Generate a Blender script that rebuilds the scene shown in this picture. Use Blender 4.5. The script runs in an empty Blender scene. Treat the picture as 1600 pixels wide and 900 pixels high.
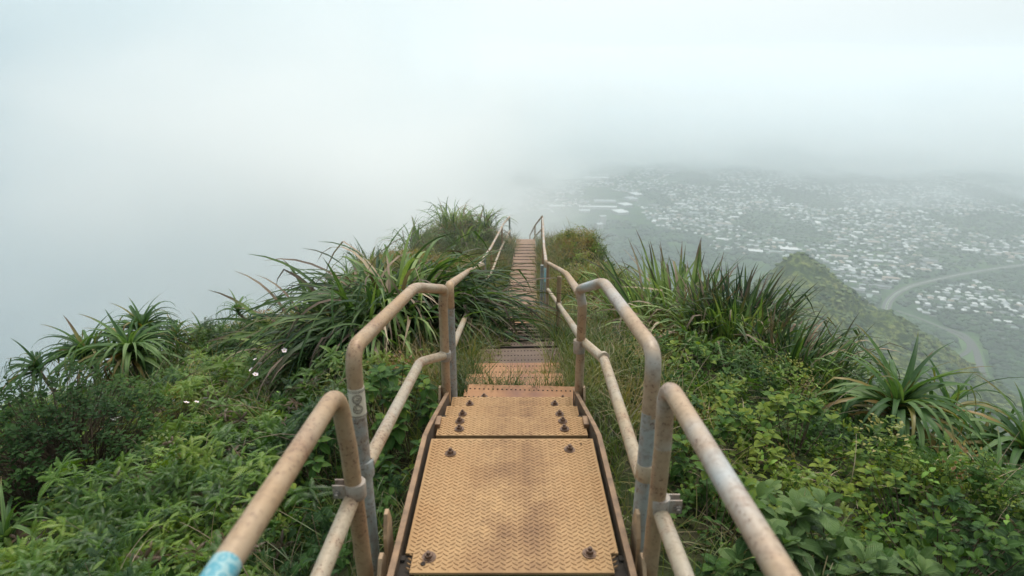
import bpy, bmesh, math, random
import numpy as np
from mathutils import Vector, Matrix, Euler

random.seed(11)
rng = np.random.default_rng(11)
R = math.radians
sc = bpy.context.scene
col = sc.collection

# ------------------------------------------------------------------ camera, sky, sun, exposure
PITCH = R(19.0); F = 940.0
CAM = Vector((0.0, 0.0, 0.97))
FW = Vector((0, math.cos(PITCH), -math.sin(PITCH))); UP = Vector((0, math.sin(PITCH), math.cos(PITCH)))
cam = bpy.data.cameras.new("camera"); camo = bpy.data.objects.new("camera", cam); col.objects.link(camo)
camo.location = CAM; camo.rotation_euler = (math.pi/2 - PITCH, 0, 0)
cam.sensor_width = 36; cam.lens = 36*F/1600; cam.clip_start = 0.05; cam.clip_end = 60000
cam.dof.use_dof = True; cam.dof.focus_distance = 3.2; cam.dof.aperture_fstop = 4.0
sc.camera = camo

SKY_GAIN = 1.36
SUN_EL, SUN_AZ = R(62), R(12)          # high, ahead and a little to the right, behind the cloud
w = bpy.data.worlds.new("World"); sc.world = w; w.use_nodes = True
nt = w.node_tree; nt.nodes.clear()
def N(nt, t, **kw):
    n = nt.nodes.new(t)
    for k, v in kw.items():
        if k.startswith('i_'): n.inputs[k[2:]].default_value = v
        else: setattr(n, k, v)
    return n
out = N(nt, 'ShaderNodeOutputWorld'); bg = N(nt, 'ShaderNodeBackground'); bg.inputs[1].default_value = 1.0
sky = N(nt, 'ShaderNodeTexSky'); sky.sky_type = 'NISHITA'; sky.sun_disc = False
sky.sun_elevation = SUN_EL; sky.sun_rotation = SUN_AZ
# overcast cloud deck over the blue sky: brightest round the veiled sun, greyer away from it
tc = N(nt, 'ShaderNodeTexCoord')
sd = Vector((math.sin(SUN_AZ)*math.cos(R(38)), math.cos(SUN_AZ)*math.cos(R(38)), math.sin(R(38))))
dot = N(nt, 'ShaderNodeVectorMath', operation='DOT_PRODUCT'); dot.inputs[1].default_value = sd
nrm = N(nt, 'ShaderNodeVectorMath', operation='NORMALIZE')
nt.links.new(tc.outputs['Generated'], nrm.inputs[0]); nt.links.new(nrm.outputs[0], dot.inputs[0])
noi = N(nt, 'ShaderNodeTexNoise', i_Scale=1.6, i_Detail=4.0, i_Roughness=0.5)
nt.links.new(nrm.outputs[0], noi.inputs['Vector'])
ma = N(nt, 'ShaderNodeMath', operation='MULTIPLY_ADD'); ma.inputs[1].default_value = 0.10; ma.inputs[2].default_value = -0.05
nt.links.new(noi.outputs[0], ma.inputs[0])
ad = N(nt, 'ShaderNodeMath', operation='ADD'); nt.links.new(dot.outputs['Value'], ad.inputs[0]); nt.links.new(ma.outputs[0], ad.inputs[1])
sz = N(nt, 'ShaderNodeSeparateXYZ'); nt.links.new(nrm.outputs[0], sz.inputs[0])
# an overcast sky: about three times as bright overhead as at the horizon, with a soft glow round the veiled sun
cr = N(nt, 'ShaderNodeValToRGB'); e = cr.color_ramp.elements
e[0].position = 0.0; e[0].color = (0.21, 0.27, 0.28, 1)
e[1].position = 1.0; e[1].color = (0.82, 0.86, 0.865, 1)
for p, c in ((0.45, (0.21, 0.27, 0.28, 1)), (0.52, (0.57, 0.61, 0.62, 1)), (0.60, (0.60, 0.65, 0.66, 1))):
    x = e.new(p); x.color = c
me_ = N(nt, 'ShaderNodeMath', operation='MULTIPLY_ADD'); me_.inputs[1].default_value = .5; me_.inputs[2].default_value = .5
nt.links.new(sz.outputs[2], me_.inputs[0]); nt.links.new(me_.outputs[0], cr.inputs[0])
gl = N(nt, 'ShaderNodeValToRGB'); e = gl.color_ramp.elements
e[0].position = 0.3; e[0].color = (0.70, 0.78, 0.805, 1); e[1].position = 1.0; e[1].color = (1.6, 1.55, 1.5, 1)
x = e.new(.75); x.color = (1.08, 1.08, 1.07, 1)
nt.links.new(ad.outputs[0], gl.inputs[0])
gm = N(nt, 'ShaderNodeMixRGB'); gm.blend_type = 'MULTIPLY'; gm.inputs[0].default_value = 1
nt.links.new(cr.outputs[0], gm.inputs[1]); nt.links.new(gl.outputs[0], gm.inputs[2])
gs = N(nt, 'ShaderNodeVectorMath', operation='SCALE'); gs.inputs['Scale'].default_value = SKY_GAIN
nt.links.new(gm.outputs[0], gs.inputs[0])
skm = N(nt, 'ShaderNodeVectorMath', operation='SCALE'); skm.inputs['Scale'].default_value = 0.08
nt.links.new(sky.outputs[0], skm.inputs[0])
mx = N(nt, 'ShaderNodeMixRGB'); mx.inputs[0].default_value = 0.93
nt.links.new(skm.outputs[0], mx.inputs[1]); nt.links.new(gs.outputs[0], mx.inputs[2])
nt.links.new(mx.outputs[0], bg.inputs[0]); nt.links.new(bg.outputs[0], out.inputs[0])
sl = bpy.data.lights.new("sun", 'SUN'); sl.energy = 2.9; sl.angle = R(24); sl.color = (1.0, 0.955, 0.875)
slo = bpy.data.objects.new("sun", sl); col.objects.link(slo)
d_ = Vector((math.sin(SUN_AZ)*math.cos(SUN_EL), math.cos(SUN_AZ)*math.cos(SUN_EL), math.sin(SUN_EL)))
slo.rotation_euler = d_.to_track_quat('Z', 'Y').to_euler(); slo.location = (0, 5, 30)
vs = sc.view_settings; vs.view_transform = 'Standard'; vs.look = 'None'; vs.exposure = 0.0; vs.gamma = 1.0
cy = sc.cycles
cy.use_denoising = True; cy.max_bounces = 8; cy.diffuse_bounces = 3; cy.glossy_bounces = 2
cy.transmission_bounces = 4; cy.volume_bounces = 16; cy.max_bounces = 16; cy.transparent_max_bounces = 8

def at(px, py, Y=None, Z=None, d=None):
    """the point of the place seen at (px, py) of the photograph, at world Y, world Z or depth d"""
    v = FW + Vector((1, 0, 0))*((px-800)/F) + UP*((450-py)/F)
    if Y is not None: t = Y/v.y
    elif Z is not None: t = (Z-CAM.z)/v.z
    else: t = d
    return CAM + v*t

# ------------------------------------------------------------------ helpers: meshes and tags
class MB:
    def __init__(s): s.v = []; s.f = []; s.m = []; s.uv = []
    def add(s, vs, fs, m=0, uvs=None):
        b = len(s.v); s.v.extend([tuple(x) for x in vs])
        s.uv.extend(uvs if uvs is not None else [(0.5, 0.5)]*len(vs))
        for f in fs: s.f.append(tuple(i+b for i in f)); s.m.append(m)
    def box(s, c, size, M=None, m=0):
        x, y, z = [a/2 for a in size]
        vs = [Vector((i*x, j*y, k*z)) for k in (-1, 1) for j in (-1, 1) for i in (-1, 1)]
        if M is not None: vs = [M @ q for q in vs]
        vs = [q+Vector(c) for q in vs]
        s.add(vs, [(0, 2, 3, 1), (4, 5, 7, 6), (0, 1, 5, 4), (2, 6, 7, 3), (0, 4, 6, 2), (1, 3, 7, 5)], m)
    def prism(s, poly, axis_vec, m=0):
        """poly: list of 3D points, swept by axis_vec"""
        n = len(poly); a = Vector(axis_vec)
        vs = [Vector(p) for p in poly]+[Vector(p)+a for p in poly]
        fs = [tuple(range(n))[::-1], tuple(range(n, 2*n))]+[(i, (i+1) % n, n+(i+1) % n, n+i) for i in range(n)]
        s.add(vs, fs, m)
    def cyl(s, c, r, h, n=12, M=None, m=0, r2=None):
        r2 = r if r2 is None else r2
        vs = [Vector((math.cos(2*math.pi*i/n)*rr, math.sin(2*math.pi*i/n)*rr, z)) for z, rr in ((0, r), (h, r2)) for i in range(n)]
        if M is not None: vs = [M @ q for q in vs]
        vs = [q+Vector(c) for q in vs]
        s.add(vs, [tuple(range(n))[::-1], tuple(range(n, 2*n))]+[(i, (i+1) % n, n+(i+1) % n, n+i) for i in range(n)], m)
    def tube(s, pts, r, n=16, m=0, caps=True):
        pts = [Vector(p) for p in pts]; k = len(pts)
        rr = r if isinstance(r, (list, tuple)) else [r]*k
        T = [(pts[min(i+1, k-1)]-pts[max(i-1, 0)]).normalized() for i in range(k)]
        a = Vector((1, 0, 0)) if abs(T[0].x) < .8 else Vector((0, 1, 0))
        u = (a-T[0]*a.dot(T[0])).normalized(); vs = []; uvs = []
        L = 0
        for i in range(k):
            if i: L += (pts[i]-pts[i-1]).length
            u = (u-T[i]*u.dot(T[i])).normalized(); w_ = T[i].cross(u)
            for j in range(n):
                t = 2*math.pi*j/n
                vs.append(pts[i]+(u*math.cos(t)+w_*math.sin(t))*rr[i]); uvs.append((j/n, L))
        fs = [(i*n+j, i*n+(j+1) % n, (i+1)*n+(j+1) % n, (i+1)*n+j) for i in range(k-1) for j in range(n)]
        if caps: fs += [tuple(range(n))[::-1], tuple(range((k-1)*n, k*n))]
        s.add(vs, fs, m, uvs)
    def build(s, name, mats, parent=None, smooth=False, loc=None, link=True):
        me = bpy.data.meshes.new(name); me.from_pydata(s.v, [], s.f)
        if not isinstance(mats, (list, tuple)): mats = [mats]
        for q in mats: me.materials.append(q)
        me.polygons.foreach_set('material_index', s.m)
        uvl = me.uv_layers.new(name='UVMap')
        li = np.zeros(len(me.loops), dtype=np.int32); me.loops.foreach_get('vertex_index', li)
        uvl.data.foreach_set('uv', np.array(s.uv, dtype=np.float32)[li].ravel())
        if smooth is True: me.polygons.foreach_set('use_smooth', [True]*len(me.polygons))
        elif smooth:
            me.polygons.foreach_set('use_smooth', [True]*len(me.polygons)); me.set_sharp_from_angle(angle=R(smooth))
        me.update()
        o = bpy.data.objects.new(name, me)
        if loc is not None: o.location = loc
        if parent is not None: o.parent = parent
        if link: col.objects.link(o)
        return o

def tag(o, label=None, cat=None, group=None, kind=None):
    if label: o['label'] = label
    if cat: o['category'] = cat
    if group: o['group'] = group
    if kind: o['kind'] = kind
    return o
def empty(name, loc=(0, 0, 0), rz=0, label=None, cat=None, group=None):
    o = bpy.data.objects.new(name, None); o.empty_display_size = .1
    o.location = loc; o.rotation_euler = (0, 0, rz); col.objects.link(o)
    return tag(o, label, cat, group)
def local(root, pts): return [Vector(p)-root.location for p in pts]

def fillet(pts, rad, n=7):
    """round the inner corners of a polyline"""
    pts = [Vector(p) for p in pts]; o = [pts[0]]
    for i in range(1, len(pts)-1):
        a, b, c = pts[i-1], pts[i], pts[i+1]
        d1 = (a-b); d2 = (c-b); r = min(rad, d1.length*.45, d2.length*.45)
        p, q = b+d1.normalized()*r, b+d2.normalized()*r
        for k in range(n+1):
            t = k/n; o.append(p*(1-t)**2+b*2*t*(1-t)+q*t*t)
    o.append(pts[-1]); return o

# ------------------------------------------------------------------ materials
def mat(name):
    m = bpy.data.materials.new(name); m.use_nodes = True
    t = m.node_tree; p = t.nodes['Principled BSDF']; return m, t, p, t.nodes['Material Output']
def ramp(t, src, stops, interp='LINEAR'):
    c = N(t, 'ShaderNodeValToRGB'); e = c.color_ramp.elements; c.color_ramp.interpolation = interp
    while len(e) < len(stops): e.new(.5)
    for i, (p, k) in enumerate(stops):
        e[i].position = p; e[i].color = (*k, 1) if len(k) == 3 else k
    if src is not None: t.links.new(src, c.inputs[0])
    return c.outputs[0]
def noise(t, vec, scale, detail=4, rough=.55, dist=0):
    n = N(t, 'ShaderNodeTexNoise', i_Scale=scale, i_Detail=detail, i_Roughness=rough, i_Distortion=dist)
    if vec is not None: t.links.new(vec, n.inputs['Vector'])
    return n.outputs[0]
def mix(t, f, a, b, mode='MIX'):
    m = N(t, 'ShaderNodeMixRGB'); m.blend_type = mode
    for i, x in ((0, f), (1, a), (2, b)):
        if hasattr(x, 'is_output'): t.links.new(x, m.inputs[i])
        elif i == 0: m.inputs[0].default_value = x
        else: m.inputs[i].default_value = (*x, 1)
    return m.outputs[0]
def math_(t, op, a, b=None, c=None, clamp=False):
    m = N(t, 'ShaderNodeMath', operation=op); m.use_clamp = clamp
    for i, x in enumerate((a, b, c)):
        if x is None: continue
        if hasattr(x, 'is_output'): t.links.new(x, m.inputs[i])
        else: m.inputs[i].default_value = x
    return m.outputs[0]
def bump(t, p, h, strength=.3, dist=.01):
    b = N(t, 'ShaderNodeBump', i_Strength=strength, i_Distance=dist)
    t.links.new(h, b.inputs['Height']); t.links.new(b.outputs[0], p.inputs['Normal'])
def objc(t): return N(t, 'ShaderNodeTexCoord').outputs['Object']
def posc(t): return N(t, 'ShaderNodeNewGeometry').outputs['Position']

def pipe_mat(name, a, b, rust, amt=.5):
    """weathered pipe: old tan paint a, bare zinc b where it is rubbed, rust blooms"""
    m, t, p, o = mat(name); g = posc(t)
    n1 = noise(t, g, 4.5, 4, .5); n2 = noise(t, g, 70, 4, .6); n3 = noise(t, g, 11, 6, .65, .3)
    f = ramp(t, n1, [(amt-.12, (0, 0, 0)), (amt+.14, (1, 1, 1))])
    c = mix(t, f, a, b)
    c = mix(t, ramp(t, n3, [(.50, (0, 0, 0)), (.74, (.8, .8, .8))]), c, rust)
    c = mix(t, ramp(t, n2, [(.32, (.35, .35, .35)), (.50, (0, 0, 0))]), c, (.13, .075, .045))
    pit = noise(t, g, 150, 6, .75); c = mix(t, ramp(t, math_(t, 'ADD', pit, math_(t, 'MULTIPLY', n3, .35)), [(.76, (0, 0, 0)), (.80, (.85, .85, .85))]), c, (.11, .05, .03))
    t.links.new(c, p.inputs['Base Color'])
    t.links.new(ramp(t, n1, [(.3, (.62,)*3), (.7, (.42,)*3)]), p.inputs['Roughness'])
    p.inputs['Metallic'].default_value = .12
    bump(t, p, n2, .25, .002)
    return m
TAN = (.37, .235, .13); RUST = (.30, .135, .07); ZINC = (.46, .50, .52)
M_pipe = pipe_mat('tan_weathered_pipe', TAN, (.41, .30, .205), (.25, .12, .06), .55)
M_pipe_pale = pipe_mat('pale_worn_pipe', (.41, .285, .185), (.40, .42, .43), (.31, .165, .095), .58)
M_zinc = pipe_mat('galvanised_pipe', (.33, .35, .34), (.27, .29, .29), (.33, .20, .12), .50)
M_mid = pipe_mat('cream_worn_pipe', (.45, .335, .215), (.45, .375, .29), (.38, .21, .12), .5)
M_clamp = pipe_mat('clamp_steel', (.40, .31, .24), (.30, .30, .29), RUST, .5)

def plate_mat(name, base, dark, perforated=False):
    """ochre anti-slip paint worn to brown metal where boots fall"""
    m, t, p, o = mat(name); tcn = N(t, 'ShaderNodeTexCoord').outputs['Object']
    sep = N(t, 'ShaderNodeSeparateXYZ'); t.links.new(tcn, sep.inputs[0])
    n1 = noise(t, tcn, 7, 5, .6); n2 = noise(t, tcn, 45, 4, .65); n3 = noise(t, tcn, 170, 3, .6)
    # wear: two boot tracks either side of the middle, broken up by noise
    ax = math_(t, 'ABSOLUTE', math_(t, 'SUBTRACT', math_(t, 'ABSOLUTE', math_(t, 'ADD', sep.outputs[0], -.012)), .036))
    wx = math_(t, 'SUBTRACT', 1.0, math_(t, 'MULTIPLY', ax, 9.0), clamp=True)
    wn = ramp(t, math_(t, 'ADD', n1, math_(t, 'MULTIPLY', n2, .3)), [(.48, (0, 0, 0)), (.80, (1, 1, 1))])
    wf = math_(t, 'MULTIPLY', math_(t, 'MULTIPLY', wx, wn), 1.0, clamp=True)
    c = mix(t, ramp(t, n2, [(.3, (0, 0, 0)), (.7, (1, 1, 1))]), base, tuple(x*.80 for x in base))
    c = mix(t, ramp(t, n1, [(.42, (0, 0, 0)), (.75, (.55, .55, .55))]), c, tuple(x*y for x, y in zip(base, (.78, .66, .55))))
    c = mix(t, wf, c, dark)
    c = mix(t, ramp(t, n3, [(.62, (0, 0, 0)), (.72, (.7, .7, .7))]), c, tuple(x*.5 for x in dark))
    t.links.new(c, p.inputs['Base Color']); p.inputs['Roughness'].default_value = .72
    p.inputs['Specular IOR Level'].default_value = .3
    bump(t, p, math_(t, 'ADD', n3, n2), .3, .001)
    return m
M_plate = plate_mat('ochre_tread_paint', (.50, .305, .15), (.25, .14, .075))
M_lug = plate_mat('ochre_tread_lug_paint', (.42, .25, .12), (.17, .09, .05))
M_rustplate = plate_mat('rusty_perforated_plate', (.40, .205, .10), (.22, .11, .075))
M_farplate = plate_mat('faded_rusty_tread', (.29, .18, .12), (.19, .12, .085))
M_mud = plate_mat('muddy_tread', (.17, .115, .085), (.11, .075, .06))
def simple(name, c, rough=.6, metal=0., var=.3, scale=30, b=.2):
    m, t, p, o = mat(name); g = posc(t); n = noise(t, g, scale, 5, .6)
    t.links.new(mix(t, ramp(t, n, [(.35, (0, 0, 0)), (.68, (1, 1, 1))]), c, tuple(x*(1-var) for x in c)), p.inputs['Base Color'])
    p.inputs['Roughness'].default_value = rough; p.inputs['Metallic'].default_value = metal
    if b: bump(t, p, n, b, .003)
    return m
M_stringer = simple('brown_painted_channel', (.34, .20, .11), .6, 0, .5, 25)
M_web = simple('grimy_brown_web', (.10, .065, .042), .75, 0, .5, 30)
M_dark = simple('grimy_steel_and_tread_shade', (.045, .035, .027), .95)
M_bolt = simple('rusty_bolt', (.20, .115, .075), .55, .2, .6, 120)
M_boltgrey = simple('grey_bolt', (.30, .27, .24), .45, .4, .5, 120)
M_hole = simple('dark_hole', (.03, .02, .015), .9)
M_bracket = simple('tan_bracket_paint', (.47, .31, .185), .6, 0, .4, 40)

def leaf_mat(name, stops, tip=None, rib=None, rough=.45, trans=.25, clump=1.2, veins=False, tipat=.86, spec=.4):
    """leaf colour from the plant's own random number and slow patches over the ground"""
    m, t, p, o = mat(name)
    oi = N(t, 'ShaderNodeObjectInfo'); g = posc(t); nz = noise(t, g, clump, 3, .5); fine = noise(t, g, 35, 2, .5)
    nzc = ramp(t, nz, [(.36, (0, 0, 0)), (.66, (1, 1, 1))])
    f = math_(t, 'ADD', math_(t, 'MULTIPLY', oi.outputs['Random'], .42), math_(t, 'MULTIPLY_ADD', nzc, .62, .02))
    f = math_(t, 'ADD', f, math_(t, 'MULTIPLY', math_(t, 'SUBTRACT', fine, .5), .35), clamp=True)
    c = ramp(t, f, stops)
    uv = N(t, 'ShaderNodeUVMap'); sp = N(t, 'ShaderNodeSeparateXYZ'); t.links.new(uv.outputs[0], sp.inputs[0])
    if rib:
        ar = math_(t, 'ABSOLUTE', math_(t, 'SUBTRACT', sp.outputs[0], .5))
        c = mix(t, ramp(t, ar, [(.02, (.6, .6, .6)), (.11, (0, 0, 0))]), c, rib)
    if tip:
        tf = math_(t, 'ADD', sp.outputs[1], math_(t, 'MULTIPLY', math_(t, 'SUBTRACT', oi.outputs['Random'], .5), .35))
        c = mix(t, ramp(t, tf, [(tipat-.1, (0, 0, 0)), (tipat+.08, (1, 1, 1))]), c, tip)
    t.links.new(c, p.inputs['Base Color']); p.inputs['Roughness'].default_value = rough
    p.inputs['Specular IOR Level'].default_value = spec
    if veins:
        ar = math_(t, 'ABSOLUTE', math_(t, 'SUBTRACT', sp.outputs[0], .5))
        sv = math_(t, 'SINE', math_(t, 'MULTIPLY', math_(t, 'SUBTRACT', sp.outputs[1], math_(t, 'MULTIPLY', ar, .8)), 55.0))
        bump(t, p, math_(t, 'ADD', sv, math_(t, 'MULTIPLY', ar, -8.0)), .5, .0015)
    tr = N(t, 'ShaderNodeBsdfTranslucent')
    t.links.new(mix(t, 1.0, c, (1.5, 1.6, .7), 'MULTIPLY'), tr.inputs[0])
    ms = N(t, 'ShaderNodeMixShader'); ms.inputs[0].default_value = trans
    t.links.new(p.outputs[0], ms.inputs[1]); t.links.new(tr.outputs[0], ms.inputs[2]); t.links.new(ms.outputs[0], o.inputs[0])
    return m
L_fern = leaf_mat('fern_leaf', [(.24, (.020, .052, .010)), (.42, (.052, .115, .013)), (.60, (.105, .195, .020)), (.8, (.185, .255, .03))], rib=(.12, .17, .05))
L_fern_dead = leaf_mat('dead_fern', [(.3, (.07, .045, .03)), (.8, (.16, .10, .06))], trans=.1)
L_leafy = leaf_mat('ovate_leaf', [(.24, (.020, .054, .013)), (.45, (.046, .108, .018)), (.65, (.090, .165, .024)), (.85, (.21, .26, .035))], rib=(.10, .17, .06), veins=True, spec=.2, rough=.55)
L_olive = leaf_mat('olive_leaf', [(.2, (.06, .10, .02)), (.42, (.13, .17, .03)), (.58, (.22, .23, .045)), (.74, (.30, .235, .06)), (.9, (.27, .14, .06))])
L_broad = leaf_mat('broad_waxy_leaf', [(.2, (.06, .11, .032)), (.55, (.10, .17, .048)), (.85, (.17, .24, .075))], rib=(.12, .19, .07), veins=True, rough=.5, spec=.25)
L_yel = leaf_mat('bright_young_leaf', [(.2, (.12, .26, .04)), (.55, (.22, .40, .06)), (.85, (.34, .50, .09))], rib=(.30, .42, .12), veins=True)
L_grass = leaf_mat('grass_blade', [(.2, (.045, .075, .018)), (.42, (.095, .135, .028)), (.60, (.18, .185, .05)), (.82, (.30, .22, .09))], tip=(.22, .16, .08), tipat=.9)
L_strap = leaf_mat('strap_leaf', [(.2, (.04, .08, .022)), (.5, (.11, .18, .045)), (.8, (.26, .33, .11))], tip=(.15, .10, .075), rib=(.15, .22, .10), rough=.5, spec=.22)
L_strap_dark = leaf_mat('dark_strap_leaf', [(.2, (.018, .042, .018)), (.5, (.038, .080, .026)), (.85, (.08, .14, .04))], tip=(.075, .07, .04), tipat=.80, rib=(.05, .09, .045), rough=.5, spec=.22)
L_strap_dead = leaf_mat('dead_strap_leaf', [(.2, (.10, .07, .05)), (.5, (.24, .17, .12)), (.85, (.42, .32, .22))], trans=.1, rough=.75)
L_pand = leaf_mat('screwpine_leaf', [(.2, (.035, .078, .028)), (.5, (.075, .145, .045)), (.85, (.17, .25, .09))], tip=(.20, .15, .06), rib=(.045, .09, .04), tipat=.93, rough=.5, spec=.2)
L_pand_old = leaf_mat('yellowing_screwpine_leaf', [(.2, (.14, .14, .04)), (.5, (.22, .18, .05)), (.85, (.30, .17, .05))], tip=(.12, .07, .03), tipat=.7)
L_dark = leaf_mat('dark_shrub_leaf', [(.2, (.016, .040, .010)), (.55, (.034, .078, .016)), (.85, (.08, .14, .026))], rough=.65, spec=.15)
M_stem = simple('woody_stem', (.11, .075, .045), .85, 0, .5, 40)
M_greenstem = simple('green_stem', (.10, .13, .045), .7, 0, .4, 40)
M_petal = simple('pale_pink_petal', (.78, .66, .68), .6, 0, .12, 60, 0)

def soil_mat():
    m, t, p, o = mat('ridge_soil_and_litter'); g = posc(t)
    n1 = noise(t, g, 2.2, 6, .6); n2 = noise(t, g, 26, 5, .65); n3 = noise(t, g, .012, 8, .62)
    near = mix(t, ramp(t, n2, [(.35, (0, 0, 0)), (.65, (1, 1, 1))]), (.030, .024, .016), (.050, .055, .022))
    near = mix(t, ramp(t, n1, [(.45, (0, 0, 0)), (.65, (1, 1, 1))]), near, (.035, .055, .018))
    far = ramp(t, n3, [(.30, (.012, .034, .014)), (.48, (.024, .062, .020)), (.58, (.055, .11, .025)), (.70, (.09, .15, .04))])
    n4 = noise(t, g, .06, 6, .7)
    far = mix(t, ramp(t, n4, [(.45, (0, 0, 0)), (.62, (.8, .8, .8))]), far, (.018, .036, .018))
    sp = N(t, 'ShaderNodeSeparateXYZ'); t.links.new(g, sp.inputs[0])
    f = math_(t, 'MULTIPLY_ADD', sp.outputs[2], -1/60, -.2, clamp=True)
    t.links.new(mix(t, f, near, far), p.inputs['Base Color']); p.inputs['Roughness'].default_value = .95
    p.inputs['Specular IOR Level'].default_value = .1
    bump(t, p, n2, .5, .03)
    return m
M_soil = soil_mat()

# ------------------------------------------------------------------ the lie of the land
PY = [0.0, 1.49, 1.62, 2.07, 2.31, 2.6, 3.58, 5.0, 6.5, 7.5, 8.4, 10.2, 11.8, 14.05, 14.7, 16, 20, 30]
PZ = [0.0, 0.0, -.05, -.19, -.27, -.37, -.66, -1.15, -1.66, -2.0, -2.30, -2.48, -2.6, -2.74, -2.9, -3.9, -7.0, -14]
def prof(y): return np.interp(y, PY, PZ)
def cx(y): return np.interp(y, [0, 2.05, 3, 10.2, 11.8, 14.05, 20], [0, 0.0, .035, .18, .25, .33, .5])
_ph = rng.uniform(0, 6.28, (40, 2)); _dr = rng.uniform(0, 6.28, 40)
def wob(x, y, s, k0=0, n=8):
    z = 0
    for k in range(n):
        a = _dr[(k+k0) % 40]; fr = s*(1+.55*k)
        z = z+np.sin((x*np.cos(a)+y*np.sin(a))*fr+_ph[(k+k0) % 40, 0])/(1+.6*k)
    return z/2.5
FLOOR = -600.0
def bmp(x, y, cx_, cy_, r, h): return h*np.exp(-((x-cx_)**2+(y-cy_)**2)/(r*r))
def ridge(x, y):
    x = np.asarray(x, float); y = np.asarray(y, float)
    yy = np.clip(y, 0, None)
    base = prof(np.clip(yy, 0, 30)) - np.interp(yy, [0, 1.9, 2.4, 3], [.42, .42, .20, .07])
    base = base - np.clip(yy-30, 0, None)*.62 - np.clip(-y, 0, None)*(-.5)
    wx = x-cx(np.clip(yy, 0, 20))
    wl = np.clip(-wx-.3, 0, None); wr = np.clip(wx-.3, 0, None)
    sL = np.interp(yy, [0, 4, 8, 14], [.34, .22, .07, .08]); sR = np.interp(yy, [0, 2, 3, 4.5, 8], [.06, .10, .22, .10, .05])
    WL = np.interp(yy, [0, 2, 4, 6, 8, 11, 14, 16], [5, 4.8, 4.3, 3.9, 3.3, 2.6, 1.9, 1.2])
    WR = np.interp(yy, [0, 2, 3, 4, 5, 8, 13, 16], [3.4, 2.8, 2.15, 1.95, 1.75, 1.45, 1.15, .8])
    z = base - sL*wl - sR*wr - 1.15*np.clip(wl-WL, 0, None) - 1.2*np.clip(wr-WR, 0, None) - .5*np.clip(wr-WR, 0, 2.5)
    awx = np.clip((np.abs(wx)-.32)/.7, 0, 1)
    z = z + awx*(bmp(x, y, -1.3, 13.6, 1.3, .62) + bmp(x, y, -2.2, 10.4, 1.4, .5) + bmp(x, y, 1.7, 9.3, 1.1, .40) + bmp(x, y, 1.35, 12.3, 1.0, .50))
    z = z + awx*bmp(x, y, -.95, 4.3, .75, .25) + bmp(x, y, -3.3, 6.0, 1.3, .25)
    z = z + .05*wob(x, y, 1.6)*np.clip(np.abs(wx)-.4, 0, 1)
    dist = np.hypot(x, y)
    z = z + wob(x, y, .011, 9)*np.clip((dist-40)*.10, 0, 22)
    return z
def spur(x, y):
    """the green spur that runs out from under the ridge and ends above the highway"""
    pts = [(60, 120, -110), (250, 470, -215), (400, 790, -262), (432, 868, -248), (560, 1020, -345), (700, 1170, -455), (830, 1300, -560), (915, 1380, -615)]
    best = np.full(np.shape(x), -2000.0)
    for (x0, y0, z0), (x1, y1, z1) in zip(pts[:-1], pts[1:]):
        dx, dy = x1-x0, y1-y0; L2 = dx*dx+dy*dy
        t = np.clip(((x-x0)*dx+(y-y0)*dy)/L2, 0, 1)
        d = np.hypot(x-x0-t*dx, y-y0-t*dy)
        side = (x-x0)*dy-(y-y0)*dx                       # >0 : right of the crest
        sl = np.where(side > 0, .62, 1.1)
        gul = np.abs(wob(x, y, .020, 3))*np.clip(d/60, 0, 1)*26 + np.abs(wob(x, y, .06, 20))*np.clip(d/40, 0, 1)*9
        crest = wob(x, y, .030, 14)*7+wob(x, y, .009, 28)*9
        best = np.maximum(best, z0+t*(z1-z0)-np.where(d < 30, d*d/60, d-15)*sl-gul+crest)
    return best
def ground_z(x, y):
    return np.maximum(ridge(x, y), FLOOR+2.0*wob(x, y, .004, 5))

def grid_mesh(name, X, Y, Z, m, keep=None):
    ny, nx = X.shape
    me = bpy.data.meshes.new(name); co = np.stack([X, Y, Z], -1).reshape(-1, 3)
    idx = np.arange(ny*nx).reshape(ny, nx)
    q = np.stack([idx[:-1, :-1], idx[:-1, 1:], idx[1:, 1:], idx[1:, :-1]], -1).reshape(-1, 4)
    if keep is not None: q = q[keep.reshape(-1)[q].any(axis=1)]
    me.vertices.add(len(co)); me.vertices.foreach_set('co', co.astype(np.float32).ravel())
    me.loops.add(q.size); me.loops.foreach_set('vertex_index', q.astype(np.int32).ravel())
    me.polygons.add(len(q)); me.polygons.foreach_set('loop_start', np.arange(0, q.size, 4, dtype=np.int32))
    me.polygons.foreach_set('use_smooth', np.ones(len(q), bool))
    me.update(calc_edges=True); me.validate(); me.materials.append(m)
    o = bpy.data.objects.new(name, me); col.objects.link(o); return o
tx = np.linspace(-1, 1, 421); xs = 2.0*np.sinh(9.35*tx)
ty = np.linspace(-.30, 1, 400); ys = 3.0+2.6*np.sinh(9.28*ty)
X, Y = np.meshgrid(xs, ys); Z = ground_z(X, Y)
tag(grid_mesh('ground', X, Y, Z, M_soil), kind='structure')

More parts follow.
